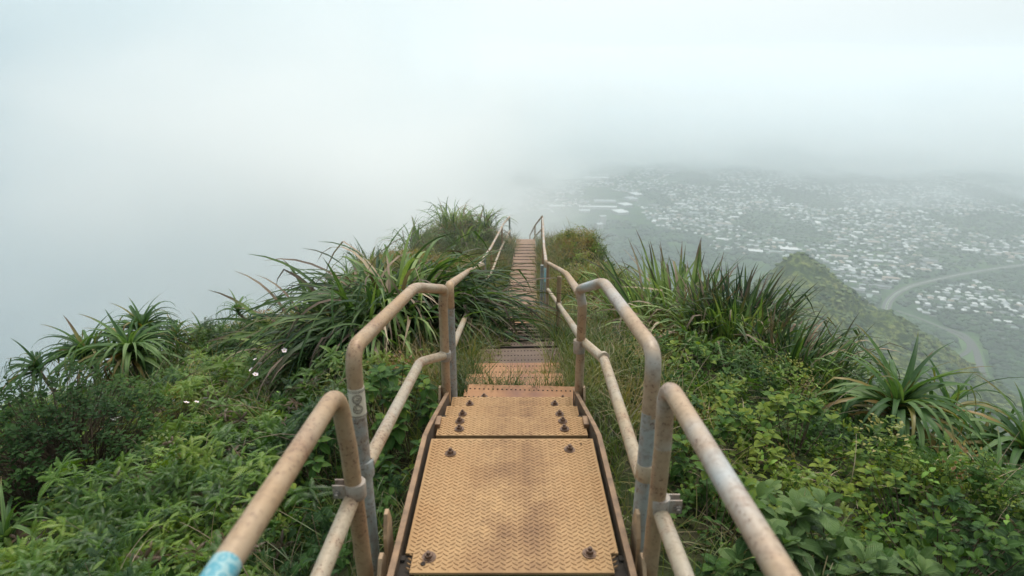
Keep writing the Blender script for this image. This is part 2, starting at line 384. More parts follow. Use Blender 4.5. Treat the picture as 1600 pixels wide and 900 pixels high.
def spur_mat():
    m, t, p, o = mat('spur_scrub'); g = posc(t)
    a = noise(t, g, .028, 7, .62); b = noise(t, g, .11, 6, .7)
    c = ramp(t, a, [(.34, (.05, .085, .028)), (.46, (.13, .17, .045)), (.58, (.22, .24, .07)), (.72, (.27, .24, .10))])
    c = mix(t, ramp(t, b, [(.46, (.85, .85, .85)), (.58, (0, 0, 0))]), c, (.030, .052, .022))
    t.links.new(c, p.inputs['Base Color']); p.inputs['Roughness'].default_value = .95
    p.inputs['Specular IOR Level'].default_value = .1
    bump(t, p, b, 1.0, 6.0); return m
sx = np.linspace(-150, 1050, 420); sy = np.linspace(60, 1600, 480)
X, Y = np.meshgrid(sx, sy); Z = spur(X, Y); G = ground_z(X, Y)
tag(grid_mesh('mountain_spur', X, Y, np.maximum(Z, G-30), spur_mat(), keep=(Z > G-25)), kind='structure')



# ------------------------------------------------------------------ scatter: one object that instances a few source meshes
def lib_collection(name, objs):
    c = bpy.data.collections.new(name)
    for i, o in enumerate(objs):
        o.name = '%s_%02d' % (name, i); c.objects.link(o)
    return c
def scatter(name, P, rot, scale, idx, lib, label=None, cat=None):
    me = bpy.data.meshes.new(name); n = len(P)
    me.vertices.add(n); me.vertices.foreach_set('co', np.asarray(P, np.float32).ravel())
    for nm, typ, key, dat in (('rot', 'FLOAT_VECTOR', 'vector', rot), ('scl', 'FLOAT_VECTOR', 'vector', scale), ('idx', 'INT', 'value', idx)):
        a = me.attributes.new(nm, typ, 'POINT')
        a.data.foreach_set(key, np.asarray(dat, np.int32 if typ == 'INT' else np.float32).ravel())
    o = bpy.data.objects.new(name, me); col.objects.link(o)
    g = bpy.data.node_groups.new(name, 'GeometryNodeTree')
    g.interface.new_socket('Geometry', in_out='INPUT', socket_type='NodeSocketGeometry')
    g.interface.new_socket('Geometry', in_out='OUTPUT', socket_type='NodeSocketGeometry')
    gi = g.nodes.new('NodeGroupInput'); go = g.nodes.new('NodeGroupOutput')
    ip = g.nodes.new('GeometryNodeInstanceOnPoints'); ci = g.nodes.new('GeometryNodeCollectionInfo')
    ci.inputs['Collection'].default_value = lib; ci.inputs['Separate Children'].default_value = True
    ci.inputs['Reset Children'].default_value = True
    ip.inputs['Pick Instance'].default_value = True
    def attr(nm, dt):
        q = g.nodes.new('GeometryNodeInputNamedAttribute'); q.data_type = dt; q.inputs['Name'].default_value = nm
        return [s for s in q.outputs if s.enabled and s.name == 'Attribute'][0]
    g.links.new(gi.outputs[0], ip.inputs['Points']); g.links.new(ci.outputs[0], ip.inputs['Instance'])
    g.links.new(attr('idx', 'INT'), ip.inputs['Instance Index'])
    g.links.new(attr('rot', 'FLOAT_VECTOR'), ip.inputs['Rotation'])
    g.links.new(attr('scl', 'FLOAT_VECTOR'), ip.inputs['Scale'])
    g.links.new(ip.outputs[0], go.inputs[0])
    md = o.modifiers.new('scatter', 'NODES'); md.node_group = g
    return tag(o, label, cat, kind='stuff')

# ------------------------------------------------------------------ the valley: highway, ramps, houses, warehouses, trees
def gxy(px, py):
    p = at(px, py, Z=FLOOR); return (p.x, p.y)
def smooth_line(pts, step=25):
    """Catmull-Rom through the points, resampled"""
    P = [Vector((*p, 0)) for p in pts]; P = [P[0]*2-P[1]]+P+[P[-1]*2-P[-2]]; o = []
    for i in range(1, len(P)-2):
        n = max(2, int((P[i+1]-P[i]).length/step))
        for k in range(n):
            t = k/n; a, b, c, d = P[i-1:i+3]
            o.append(.5*((2*b)+(c-a)*t+(2*a-5*b+4*c-d)*t*t+(3*b-a-3*c+d)*t**3))
    o.append(P[-2]); return o
def floor_z(x, y): return float(max(ridge(x, y), FLOOR+2.0*wob(x, y, .004, 5)))
def road_strip(name, line, width, m, dz, off=0.0):
    mb = MB(); n = len(line); vs = []
    for i, p in enumerate(line):
        t = (line[min(i+1, n-1)]-line[max(i-1, 0)]).normalized(); s = Vector((t.y, -t.x, 0))
        for k in (-.5, .5):
            q = p+s*(off+k*width); z = FLOOR+2.0*float(wob(p.x, p.y, .004, 5))
            vs.append((q.x, q.y, z+dz))
        for k in (.5, -.5):
            q = vs[-1 if k > 0 else -2]
    b = MB(); n2 = len(line)
    allv = [(v[0], v[1], v[2]) for v in vs]+[(v[0], v[1], v[2]-8) for v in vs]
    o = len(vs); fs = []
    for i in range(n2-1):
        a, c = 2*i, 2*i+2
        fs += [(a, a+1, c+1, c), (a+1, a+1+o, c+1+o, c+1), (a, c, c+o, a+o)]
    b.add(allv, fs); return tag(b.build(name, m), kind='structure')
M_road = simple('pale_highway_asphalt', (.085, .083, .078), .9, 0, .15, .02, 0)
M_verge = simple('road_verge_grass', (.07, .14, .03), .95, 0, .35, .02, 0)
M_median = simple('median_scrub', (.05, .075, .03), .95, 0, .4, .03, 0)
hw = smooth_line([gxy(*p) for p in ((1680, 405), (1600, 414), (1530, 424), (1470, 436), (1420, 449), (1391, 468), (1384, 492), (1394, 520), (1414, 548), (1448, 580), (1500, 618), (1562, 662), (1640, 715))])
road_strip('highway_verge', hw, 25, M_verge, 1.0)
road_strip('highway', hw, 8.6, M_road, 1.6, 6.2); road_strip('highway', hw, 8.6, M_road, 1.6, -6.2)
M_paint = simple('road_paint', (.6, .6, .58), .7, 0, .1, .1, 0)
for off_ in (-2.2, 2.2): road_strip('lane_line', hw, .6, M_paint, 1.75, off_)
r1 = smooth_line([gxy(*p) for p in ((1408, 540), (1440, 556), (1478, 562), (1508, 553), (1514, 540), (1500, 527), (1475, 515), (1440, 500), (1400, 486))], 12)
r2 = smooth_line([gxy(*p) for p in ((1475, 515), (1503, 523), (1522, 543), (1532, 575), (1545, 605), (1575, 640), (1640, 680))], 15)
road_strip('slip_road_verge', r1, 22, M_verge, 1.1); road_strip('slip_road', r1, 10, M_road, 1.9)
road_strip('slip_road_verge', r2, 40, M_verge, 1.2, 8); road_strip('slip_road', r2, 14, M_road, 2.0)

RCOL = [('white', (.66, .67, .66)), ('pale_grey', (.42, .44, .44)), ('tan', (.34, .27, .21)), ('dark_grey', (.17, .18, .19)), ('green_grey', (.24, .29, .27))]
M_roofs = [simple(n+'_roof', c, .75, 0, .2, .5, 0) for n, c in RCOL]
M_hwall = simple('house_wall', (.46, .44, .40), .85, 0, .25, .2, 0)
M_win = simple('house_window', (.05, .06, .07), .3, 0, .2, .2, 0)
def house_shape(mb, c, rz, L, W_, H, rh, rm, wm, hip=.35, wn=None):
    cs, sn = math.cos(rz), math.sin(rz)
    def T(x, y, z): return (c[0]+x*cs-y*sn, c[1]+x*sn+y*cs, c[2]+z)
    l, w2 = L/2, W_/2
    mb.add([T(x, y, z) for z in (-2, H) for x, y in ((-l, -w2), (l, -w2), (l, w2), (-l, w2))],
           [(0, 1, 5, 4), (1, 2, 6, 5), (2, 3, 7, 6), (3, 0, 4, 7)], wm)
    if wn is not None:
        for k in (-.3, 0, .3):
            for sy_ in (-1, 1):
                y = sy_*(w2+.06)
                mb.add([T(k*L-1, y, 1), T(k*L+1, y, 1), T(k*L+1, y, 2.2), T(k*L-1, y, 2.2)], [(0, 1, 2, 3)], wn)
    e = .7; l2, w3 = l+e, w2+e; h = l*(1-hip)
    mb.add([T(-l2, -w3, H-.1), T(l2, -w3, H-.1), T(l2, w3, H-.1), T(-l2, w3, H-.1), T(-h, 0, H+rh), T(h, 0, H+rh)],
           [(0, 1, 5, 4), (2, 3, 4, 5), (1, 2, 5), (3, 0, 4), (3, 2, 1, 0)], rm)
def inpoly(x, y, poly):
    r = False; n = len(poly)
    for i in range(n):
        x0, y0 = poly[i]; x1, y1 = poly[(i+1) % n]
        if (y0 > y) != (y1 > y) and x < (x1-x0)*(y-y0)/(y1-y0)+x0: r = not r
    return r
def dist_line(x, y, line):
    return min(math.hypot(x-p.x, y-p.y) for p in line)
TOWN = [  # districts: outline on the ground, street angle, share of empty lots
    ('estate', [(1420, 462), (1470, 448), (1540, 436), (1640, 425), (1680, 580), (1600, 560), (1545, 535), (1500, 508), (1440, 490)], -.42, .26, 'houses on the near estate inside the highway bend'),
    ('strip', [(1215, 372), (1330, 405), (1420, 432), (1405, 450), (1380, 465), (1370, 480), (1330, 450), (1280, 420), (1215, 400), (1120, 395), (1100, 375)], -.42, .28, 'houses between the green spur and the highway'),
    ('town', [(1020, 355), (1000, 325), (960, 300), (1000, 262), (1150, 245), (1700, 290), (1700, 400), (1500, 418), (1420, 430), (1330, 402), (1215, 370), (1110, 372), (1060, 362)], -.30, .40, 'town houses'),
    ('far', [(790, 335), (830, 345), (880, 325), (1000, 312), (980, 270), (880, 268), (800, 300)], .1, .45, 'far houses'),
]
HS = []
for nm, poly, ang, gap, grp in TOWN:
    P = [gxy(*p) for p in poly]; x0, x1 = min(p[0] for p in P), max(p[0] for p in P); y0, y1 = min(p[1] for p in P), max(p[1] for p in P)
    ccx, ccy = (x0+x1)/2, (y0+y1)/2; Rr = math.hypot(x1-x0, y1-y0)/2
    dep = 50 if nm == 'estate' else 52
    v = -Rr; r = 0
    while v < Rr:
        for side in (0, 1):
            u = -Rr
            while u < Rr:
                uu = u+random.uniform(-2, 2); vv = v+side*21+18*math.sin(u/260+r)*.8
                x = ccx+uu*math.cos(ang)-vv*math.sin(ang); y = ccy+uu*math.sin(ang)+vv*math.cos(ang)
                big = random.random() < (.05 if nm != 'estate' else 0)
                L = random.uniform(34, 60) if big else random.uniform(13, 20)
                u += L+random.uniform(7, 15)
                if random.random() < gap or not inpoly(x, y, P): continue
                if y > 3200 and random.random() < .3: continue
                if y > 4600 and random.random() < .4: continue
                if math.sin(x*.0061+1)*math.sin(y*.0047+2)+.3*math.sin(x*.017) > .40: continue   # parks and gullies stay green
                if dist_line(x, y, hw[::2]) < 42: continue
                if float(spur(np.array(x), np.array(y))) > FLOOR-4: continue
                if y > 2050: rc = random.choices(range(5), (.26, .24, .20, .18, .12))[0]
                else: rc = random.choices(range(5), (.40, .24, .14, .14, .08))[0]
                HS.append((y, x, ang+random.uniform(-.06, .06)+(math.pi/2 if random.random() < .25 else 0), L, random.uniform(14, 24) if big else random.uniform(9, 13), 5.5 if big else random.uniform(3, 4.6), rc, nm, big))
        v += dep; r += 1
# streets between the rows of houses, one sheet
M_street = simple('street_asphalt', (.13, .13, .13), .9, 0, .2, .05, 0)
stm = MB()
for nm, poly, ang, gap, grp in TOWN[:3]:
    P = [gxy(*p) for p in poly]; x0, x1 = min(p[0] for p in P), max(p[0] for p in P); y0, y1 = min(p[1] for p in P), max(p[1] for p in P)
    ccx, ccy = (x0+x1)/2, (y0+y1)/2; Rr = math.hypot(x1-x0, y1-y0)/2; dep = 50 if nm == 'estate' else 52; v = -Rr; r = 0
    while v < Rr:
        u = -Rr; prev = None
        while u < Rr:
            vv = v-15.5+18*math.sin(u/260+r)*.8; x = ccx+u*math.cos(ang)-vv*math.sin(ang); y = ccy+u*math.sin(ang)+vv*math.cos(ang)
            ok = inpoly(x, y, P) and dist_line(x, y, hw[::3]) > 24 and float(spur(np.array(x), np.array(y))) < FLOOR-4 and y < 3600
            q = Vector((x, y, floor_z(x, y)+.9)) if ok else None
            if q is not None and prev is not None:
                t = (q-prev).normalized(); s_ = Vector((t.y, -t.x, 0))*4.2; stm.add([prev-s_, prev+s_, q+s_, q-s_], [(0, 1, 2, 3)])
            prev = q; u += 30
        v += dep; r += 1
tag(stm.build('streets', M_street), kind='structure')
HS.sort(key=lambda h: math.hypot(h[0], h[1]))
# the nearest 290 are single houses, sharing ten meshes; the rest of the town is one object
protos = {}
for rc in range(5):
    for big in (False, True):
        mb = MB(); house_shape(mb, (0, 0, 0), 0, 44 if big else 16, 18 if big else 11, 5.5 if big else 3.8, 3 if big else 2.8, 0, 1, wn=2)
        protos[rc, big] = mb
pm = {}
seen = 0
GRP = {n: g for n, _, _, _, g in TOWN}
WHERE = {'estate': 'on the valley estate inside the highway bend', 'strip': 'between the green spur and the highway', 'town': 'in the wide misty town', 'far': 'at the misty far edge of town'}
rest = MB()
for (y, x, rz, L, W_, H, rc, nm, big) in HS:
    z = floor_z(x, y)
    if seen < 290:
        seen += 1
        if (rc, big) not in pm:
            o = protos[rc, big].build('house' if not big else 'long_house', [M_roofs[rc], M_hwall, M_win]); pm[rc, big] = o
        else:
            o = pm[rc, big].copy(); col.objects.link(o)
        o.location = (x, y, z); o.rotation_euler = (0, 0, rz)
        s = 44 if big else 16; sw = 18 if big else 11
        o.scale = (L/s, W_/sw, H/(5.5 if big else 3.8))
        cn = RCOL[rc][0].replace('_', ' ')
        tag(o, '%s %s-roofed house %s' % ('long' if big else 'small', cn, WHERE[nm]), 'house', '%s with %s roofs%s' % (GRP[nm], cn, ', long ones' if big else ''))
    else:
        house_shape(rest, (x, y, z), rz, L, W_, H, 2.6, rc, 5)
tag(rest.build('distant_houses', M_roofs+[M_hwall]), 'rest of the town, hundreds of pale roofs fading into the cloud', 'houses', kind='stuff')

# warehouses and bigger blocks in the middle distance
def hall(name, px, py, L, W_, H, rz, rc, label):
    x, y = gxy(px, py); root = empty(name, (x, y, floor_z(x, y)), rz, label, 'warehouse' if name == 'warehouse' else 'building', 'large pale buildings in the valley')
    b = MB(); b.box((0, 0, H/2-1), (L, W_, H+2)); b.build('wall', M_hwall, root)
    r = MB(); nb = max(1, int(W_/28))
    for k in range(nb):
        y0 = -W_/2+k*W_/nb; wv = W_/nb
        r.prism([(-L/2-1, y0-.5, H+.05), (-L/2-1, y0+wv/2, H+3.5), (-L/2-1, y0+wv+.4, H+.05)], (L+2, 0, 0))
    r.build('roof', M_roofs[rc], root)
    return root
hall('warehouse', 934, 326, 185, 34, 12, -.10, 0, 'longest white warehouse roof in the valley beyond the stairs')
hall('warehouse', 968, 333, 56, 78, 12, .35, 0, 'white warehouse at the right end of the long warehouse')
hall('warehouse', 976, 322, 52, 72, 12, .35, 0, 'white warehouse second up in the row beside the long one')
hall('warehouse', 985, 313, 50, 78, 12, .35, 1, 'pale grey warehouse third up in the row beside the long one')
hall('warehouse', 992, 306, 46, 78, 12, .35, 0, 'white warehouse topmost of the row beside the long one')
hall('warehouse', 932, 280, 150, 60, 12, -.1, 0, 'faint white warehouse roof high in the mist')
hall('warehouse', 945, 316, 110, 50, 10, -.1, 1, 'wide grey shed directly behind the long white warehouse')
hall('apartment_block', 941, 352, 26, 26, 42, .2, 1, 'pale tall block standing below the long warehouse')
hall('apartment_block', 936, 360, 26, 30, 30, .2, 1, 'lower pale block in front of the tall block')
hall('office_block', 913, 331, 50, 30, 10, 0, 0, 'small white building under the left end of the long warehouse')
hall('office_block', 870, 324, 80, 40, 9, 0, 0, 'white low building left of the long warehouse')
hall('office_block', 1232, 392, 60, 34, 9, -.3, 0, 'white low school building behind the peak of the green spur')
hall('office_block', 1180, 395, 50, 30, 9, -.4, 0, 'white low building left of the green spur peak')

# tree canopies of the valley: one mass
def blob(seed, m):
    bm = bmesh.new(); bmesh.ops.create_icosphere(bm, subdivisions=2, radius=1)
    r = random.Random(seed)
    off = [Vector((r.uniform(-1, 1), r.uniform(-1, 1), r.uniform(0, 1))).normalized() for _ in range(7)]
    for v in bm.verts:
        k = max(v.co.normalized().dot(o) for o in off); v.co *= .62+.42*k+r.uniform(-.07, .07); v.co.z *= .8
    me = bpy.data.meshes.new('canopy'); bm.to_mesh(me); bm.free(); me.materials.append(m)
    return bpy.data.objects.new('canopy', me)
L_canopy = leaf_mat('valley_tree_canopy', [(.2, (.007, .022, .008)), (.5, (.014, .042, .013)), (.85, (.035, .080, .020))], clump=.01, trans=.0, rough=.9)
lib_tree = lib_collection('canopy', [blob(i, L_canopy) for i in range(5)])
def poly_pts(poly, n, rr):
    P = [gxy(*p) for p in poly]; o = []
    x0, x1 = min(p[0] for p in P), max(p[0] for p in P); y0, y1 = min(p[1] for p in P), max(p[1] for p in P)
    while len(o) < n:
        x, y = rr.uniform(x0, x1), rr.uniform(y0, y1)
        if inpoly(x, y, P): o.append((x, y))
    return o
tp = []
rr = random.Random(5)
tp += [(p, 1.0) for p in poly_pts([(1400, 488), (1440, 498), (1500, 515), (1590, 560), (1700, 600), (1700, 720), (1600, 700), (1500, 640), (1430, 560), (1400, 520)], 2600, rr)]
tp += [(p, .9) for p in poly_pts([(1390, 458), (1500, 425), (1650, 405), (1650, 440), (1500, 440), (1410, 480)], 500, rr)]
tp += [(p, 1.1) for p in poly_pts([(850, 360), (960, 345), (1060, 362), (1215, 400), (1380, 470), (1380, 500), (1200, 420), (1000, 430), (860, 420)], 2200, rr)]
tp += [(p, .75) for p in poly_pts([(1000, 300), (1150, 260), (1700, 300), (1700, 420), (1500, 460), (1400, 470), (1215, 400), (1060, 362)], 9500, rr)]
tp += [(p, .7) for p in poly_pts([(1420, 462), (1640, 425), (1680, 580), (1545, 535), (1440, 490)], 1000, rr)]
HXY = np.array([(h[1], h[0]) for h in HS]); roads = np.array([(p.x, p.y) for l in (hw, r1, r2) for p in l])
TP = []; TS = []
for (x, y), s in tp:
    if np.min(np.hypot(roads[:, 0]-x, roads[:, 1]-y)) < 27: continue
    if np.min(np.hypot(HXY[:, 0]-x, HXY[:, 1]-y)) < 11: continue
    if float(spur(np.array(x), np.array(y))) > FLOOR-6: continue
    if s >= 1.0 and math.sin(x*.017)*math.sin(y*.013+1) > .55: continue
    k = s*rr.uniform(5.5, 12); TP.append((x, y, floor_z(x, y)+k*.35)); TS.append((k, k, k*rr.uniform(.7, 1.1)))
n = len(TP)
scatter('valley_woods', TP, np.c_[np.zeros(n), np.zeros(n), rng.uniform(0, 6.28, n)], TS, rng.integers(0, 5, n), lib_tree, 'dark tree canopies filling the valley between roads and houses', 'woods')
# scrub on the spur
S = []; 
while len(S) < 9000:
    x, y = rr.uniform(150, 1000), rr.uniform(350, 1450); z = float(spur(np.array(x), np.array(y)))
    if z < FLOOR: continue
    if math.sin(x*.031+y*.013)*math.sin(y*.027-x*.02) < -.25+rr.uniform(-.4, .3): continue
    S.append((x, y, z))
S = np.array(S); k = rng.uniform(1.6, 5.5, len(S))
L_scrub = leaf_mat('spur_bush', [(.2, (.025, .05, .02)), (.5, (.06, .095, .03)), (.85, (.14, .17, .05))], clump=.02, trans=0, rough=.95)
lib_scrub = lib_collection('scrub', [blob(20+i, L_scrub) for i in range(4)])
scatter('spur_scrub', S, np.c_[np.zeros((len(S), 2)), rng.uniform(0, 6.28, len(S))], np.c_[k, k, k*.7], rng.integers(0, 4, len(S)), lib_scrub, 'low bushes covering the green spur', 'scrub')
# ------------------------------------------------------------------ the stairway, in four bolted sections
SW = .462
def plate_mb(x0, x1, y0, y1, th=.006, notch=0):
    mb = MB()
    if notch:
        poly = [(x0+notch, y0, 0), (x1-notch, y0, 0), (x1-notch, y0+.055, 0), (x1, y0+.055, 0), (x1, y1, 0), (x0, y1, 0), (x0, y0+.055, 0), (x0+notch, y0+.055, 0)]
    else: poly = [(x0, y0, 0), (x1, y0, 0), (x1, y1, 0), (x0, y1, 0)]
    mb.prism([(a, b, c-th) for a, b, c in poly], (0, 0, th)); return mb
def lugs_mb(x0, x1, y0, y1, px_=.0125, py_=.0128, ln=.0150, wd=.0036, h=.0016):
    """raised bars of the chequer plate: columns leaning left and right in turn, staggered by half a bar"""
    mb = MB(); nx = int((x1-x0)/px_); ny = int((y1-y0)/py_)
    for i in range(nx):
        for j in range(ny):
            cx_, cy_ = x0+(i+.5)*(x1-x0)/nx, y0+(j+.28+.44*(i % 2))*(y1-y0)/ny
            a = R(33) if i % 2 else R(147)
            ca, sa = math.cos(a), math.sin(a); vs = []
            for z, k in ((-.001, 1), (h, .55)):
                for u, v in ((-1, 0), (0, -1), (1, 0), (0, 1)):
                    uu, vv = u*ln/2*(k*.3+.7), v*wd/2*k*1.25
                    vs.append((cx_+uu*ca-vv*sa, cy_+uu*sa+vv*ca, z))
            mb.add(vs, [(4, 5, 6, 7), (0, 1, 5, 4), (1, 2, 6, 5), (2, 3, 7, 6), (3, 0, 4, 7)])
    return mb
def bolt_mb(r=.0085, big=True):
    mb = MB(); mb.cyl((0, 0, 0), r*1.75, .0022, 16); mb.cyl((0, 0, .0022), r*1.35, .0016, 14)
    a = random.uniform(0, 1); mb.cyl((0, 0, .0038), r, .0068, 6, Matrix.Rotation(a, 3, 'Z')); mb.cyl((0, 0, .0106), r*.55, .006, 10, r2=r*.45)
    return mb
bolt_me = [bolt_mb().build('bolt', M_bolt, link=False).data for _ in range(3)]
def bolt(parent, x, y, z, tilt=None, s=1.0, m=None):
    o = bpy.data.objects.new('bolt', random.choice(bolt_me)); o.location = (x, y, z); o.parent = parent; o.scale = (s,)*3
    if tilt: o.rotation_euler = tilt
    else: o.rotation_euler = (random.uniform(-.08, .08), random.uniform(-.08, .08), random.uniform(0, 3))
    col.objects.link(o); return o

sec = empty('stair_section', (0, 1.0, 0), 0, 'near stair section: ochre chequer plate landing with three bolted steps below it', 'stairs', 'sections of the metal stairway')
def on(root, mb, name, m, loc, **k):
    o = mb.build(name, m, root, **k); o.location = Vector(loc)-(root.location if root.type == 'EMPTY' and root.parent is None else Vector()); return o
lp = on(sec, plate_mb(-SW/2, SW/2, .993, 1.49, notch=.017), 'landing_plate', M_plate, (0, 0, 0))
lg = lugs_mb(-SW/2+.006, SW/2-.006, 1.0, 1.485).build('tread_lug', M_lug, lp); tag(lg, kind='stuff')
for px, py in ((704, 706), (890, 700), (670, 868), (921, 862)):
    p = at(px, py, Z=.006); bolt(lp, p.x, p.y, 0, s=1.05)
hb = MB(); hb.cyl((0, 0, 0), .0055, .0012, 12); hb.build('bolt_hole', M_hole, lp, loc=at(661, 881, Z=.001)+Vector((0, 0, 0)))
hb = MB(); hb.cyl((0, 0, 0), .0025, .0012, 8); hb.build('bolt_hole', M_hole, lp, loc=at(908, 694, Z=.001))
def tread(root, y0, y1, z, m, ml, kind='lug', roll=0, xo=0, wdt=SW, bolts=True, pitch_=0):
    g = MB(); x0, x1 = -wdt/2, wdt/2
    g.prism([(x0, y0, -.005), (x0, y1, -.005), (x0, y1, 0), (x0, y0, 0)], (wdt, 0, 0))
    g.box((0, y0+.003, -.022), (wdt, .005, .034)); g.box((0, y1-.003, -.022), (wdt, .005, .034))   # turned-down edges
    ymid = (y0+y1)/2
    o = g.build('tread', m, root); o.location = Vector((xo, 0, z))-root.location; o.rotation_euler = (0, roll, 0)
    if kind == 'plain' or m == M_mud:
        rr_ = MB(); rr_.box((0, y1+.006, -.022), (wdt*.985, .005, .065)); rr_.build('shade_strip', M_dark, o)  # added dark strip at the far edge, painting the shade line between treads
    if kind == 'lug':
        l = lugs_mb(x0+.004, x1-.004, y0+.002, y1-.002).build('tread_lug', ml, o); tag(l, kind='stuff')
    elif kind == 'perf':
        h = MB(); n = int(wdt/.019)
        for i in range(n):
            for j in range(3):
                h.cyl((x0+(i+.5)*wdt/n, y0+(j+.6)*(y1-y0)/3.2, .0002), .0042, .0022, 6, r2=.0030)
        tag(h.build('grip_hole', M_hole if ml is None else ml, o), kind='stuff')
    if bolts:
        for x in (-.165, .163):
            for fy in ((.30, .72) if kind == 'lug' else (.5,)):
                bolt(o, x+random.uniform(-.006, .006), y0+(y1-y0)*fy, .0015, s=1.0)
    return o
tread(sec, 1.585, 1.692, -.05, M_plate, M_lug)
tread(sec, 1.675, 1.88, -.12, M_plate, M_lug)
tread(sec, 1.865, 2.07, -.19, M_plate, M_lug)
# debris of leaf litter caught at two bolts, like in the corner of each step
# side channels of the near section: edge-on flange with a dark inner web
for s in (-1, 1):
    g = MB(); X = s*(SW/2+.009)
    line = [(.55, .010), (1.46, .010), (1.57, -.020), (2.10, -.190)]; capm = MB()
    for (ya, za), (yb, zb) in zip(line[:-1], line[1:]):
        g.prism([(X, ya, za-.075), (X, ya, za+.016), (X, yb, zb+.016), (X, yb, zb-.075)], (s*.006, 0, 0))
        capm.prism([(X-s*.002, ya, za+.0165), (X-s*.002, ya, za+.021), (X-s*.002, yb, zb+.021), (X-s*.002, yb, zb+.0165)], (s*.013, 0, 0))
    sc_ = g.build('side_channel', M_web, sec, loc=-sec.location); capm.build('top_flange', M_stringer, sc_)
    g = MB(); g.box((s*(SW/2-.002), 1.02, -.03), (.030, .06, .045)); g.box((s*(SW/2+.006), 1.035, -.004), (.014, .012, .006)); g.build('corner_bracket', M_dark, sec, loc=-sec.location)
    # standing lug plates that take the rail posts
    for y, z, h in ((1.075, .0, .085), (1.0, -.02, .055), (2.03, -.20, .075)):
        g = MB(); X = s*(SW/2+.038)
        g.prism([(X, y-.028, z-.10), (X, y+.030, z-.10), (X, y+.030, z+h*.55), (X, y+.012, z+h), (X, y-.006, z+h), (X, y-.028, z+h*.45)], (s*.008, 0, 0))
        b = g.build('post_bracket', M_bracket, sec, loc=-sec.location)
    for k, (y, z) in enumerate(((1.60, -.055), (1.72, -.125), (1.90, -.195))):
        g = MB(); g.box((s*(SW/2+.004), y+.05, z+.004), (.022, .05, .03)); g.build('tread_bracket', M_dark if k else M_stringer, sec, loc=-sec.location)
g = MB(); g.box((0, 1.525, -.082), (SW+.02, .05, .05)); g.box((0, .975, -.03), (SW+.02, .022, .05)); g.build('cross_beam', M_dark, sec, loc=-sec.location)

def section(y0, y1, step, label, kinds, mats, seed):
    q = random.Random(seed); root = empty('stair_section', (float(cx(y0)), y0, float(prof(y0))), 0, label, 'stairs', 'sections of the metal stairway')
    y = y0; i = 0
    while y < y1-.02:
        m, ml = mats[i % len(mats)]
        o = tread(root, -(step*.66)/2, (step*.66)/2, 0, m, ml, kinds, q.uniform(-.03, .03), bolts=False)
        yc = y+step*.5; o.location = Vector((float(cx(yc))+q.uniform(-.01, .01), yc, float(prof(yc))+q.uniform(-.006, .006)))-root.location
        y += step; i += 1
    for s in (-1, 1):
        g = MB(); ys_ = np.arange(y0, y1+.01, .3)
        for a, b in zip(ys_[:-1], ys_[1:]):
            X0, X1 = cx(a)+s*(SW/2+.012), cx(b)+s*(SW/2+.012)
            za, zb = prof(a)-.02, prof(b)-.02
            g.add([(X0, a, za-.06), (X0, a, za+.02), (X1, b, zb+.02), (X1, b, zb-.06), (X0+s*.008, a, za-.06), (X0+s*.008, a, za+.02), (X1+s*.008, b, zb+.02), (X1+s*.008, b, zb-.06)],
                  [(0, 1, 2, 3), (7, 6, 5, 4), (1, 5, 6, 2), (0, 3, 7, 4)])
        g.build('side_channel', M_stringer, root, loc=-root.location)
    return root
s2 = empty('stair_section', (0.02, 2.1, -.25), 0, 'overgrown stair section of rusty perforated treads, the first one skewed', 'stairs', 'sections of the metal stairway')
tread(s2, 2.09, 2.31, -.268, M_rustplate, M_hole, 'perf', .022, .004, bolts=True).rotation_euler = (0, .018, -.018)
for k, yy in enumerate((2.40, 2.70)):
    tread(s2, yy, yy+.215, float(prof(yy+.21))+.004, M_rustplate, M_hole, 'perf', random.uniform(-.02, .02), float(cx(yy)), bolts=False)
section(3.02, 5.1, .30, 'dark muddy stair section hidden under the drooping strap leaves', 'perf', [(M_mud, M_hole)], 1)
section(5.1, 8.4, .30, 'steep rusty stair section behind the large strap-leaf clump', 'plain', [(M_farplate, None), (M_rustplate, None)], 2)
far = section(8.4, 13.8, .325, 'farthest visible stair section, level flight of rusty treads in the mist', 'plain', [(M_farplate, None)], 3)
g = MB(); g.box((float(cx(14.1)), 14.12, float(prof(13.9))), (SW, .62, .012)); g.build('end_plate', M_farplate, far, loc=-far.location)

# ------------------------------------------------------------------ handrails
PR = .0168
def vert(pt, z): return Vector((pt.x, pt.y, z))
def rail_unit(label, top, mid=(), posts=(), r=PR, tm=None, mm=None, clamps=(), group='handrail frames along the stairway'):
    """top: (points, fillet, split z of the first post or None); each post its own tube"""
    root = empty('handrail', top[0], 0, label, 'handrail', group); L = -root.location
    tm = tm or M_pipe
    mb = MB(); mb.tube(fillet(top, .055, 8), r, 20); mb.build('top_rail', tm, root, 40, loc=L)
    for ln in mid:
        mb = MB(); mb.tube(fillet(ln, .03, 6), r*.95, 18); mb.build('mid_rail', mm or M_mid, root, 40, loc=L)
    for a, b, m in posts:
        mb = MB(); mb.tube([a, b], r*1.0, 20); mb.build('post', m, root, 40, loc=L)
    return root
def collar(root, c, axis, h=.030, r=PR*1.28, m=None, name='collar'):
    mb = MB(); a = Vector(axis).normalized(); c = Vector(c)
    mb.tube([c-a*h/2, c-a*h/2+a*.001, c+a*h/2-a*.001, c+a*h/2], [r*.97, r, r, r*.97], 20)
    return mb.build(name, m or M_clamp, root, 40, loc=-root.location)
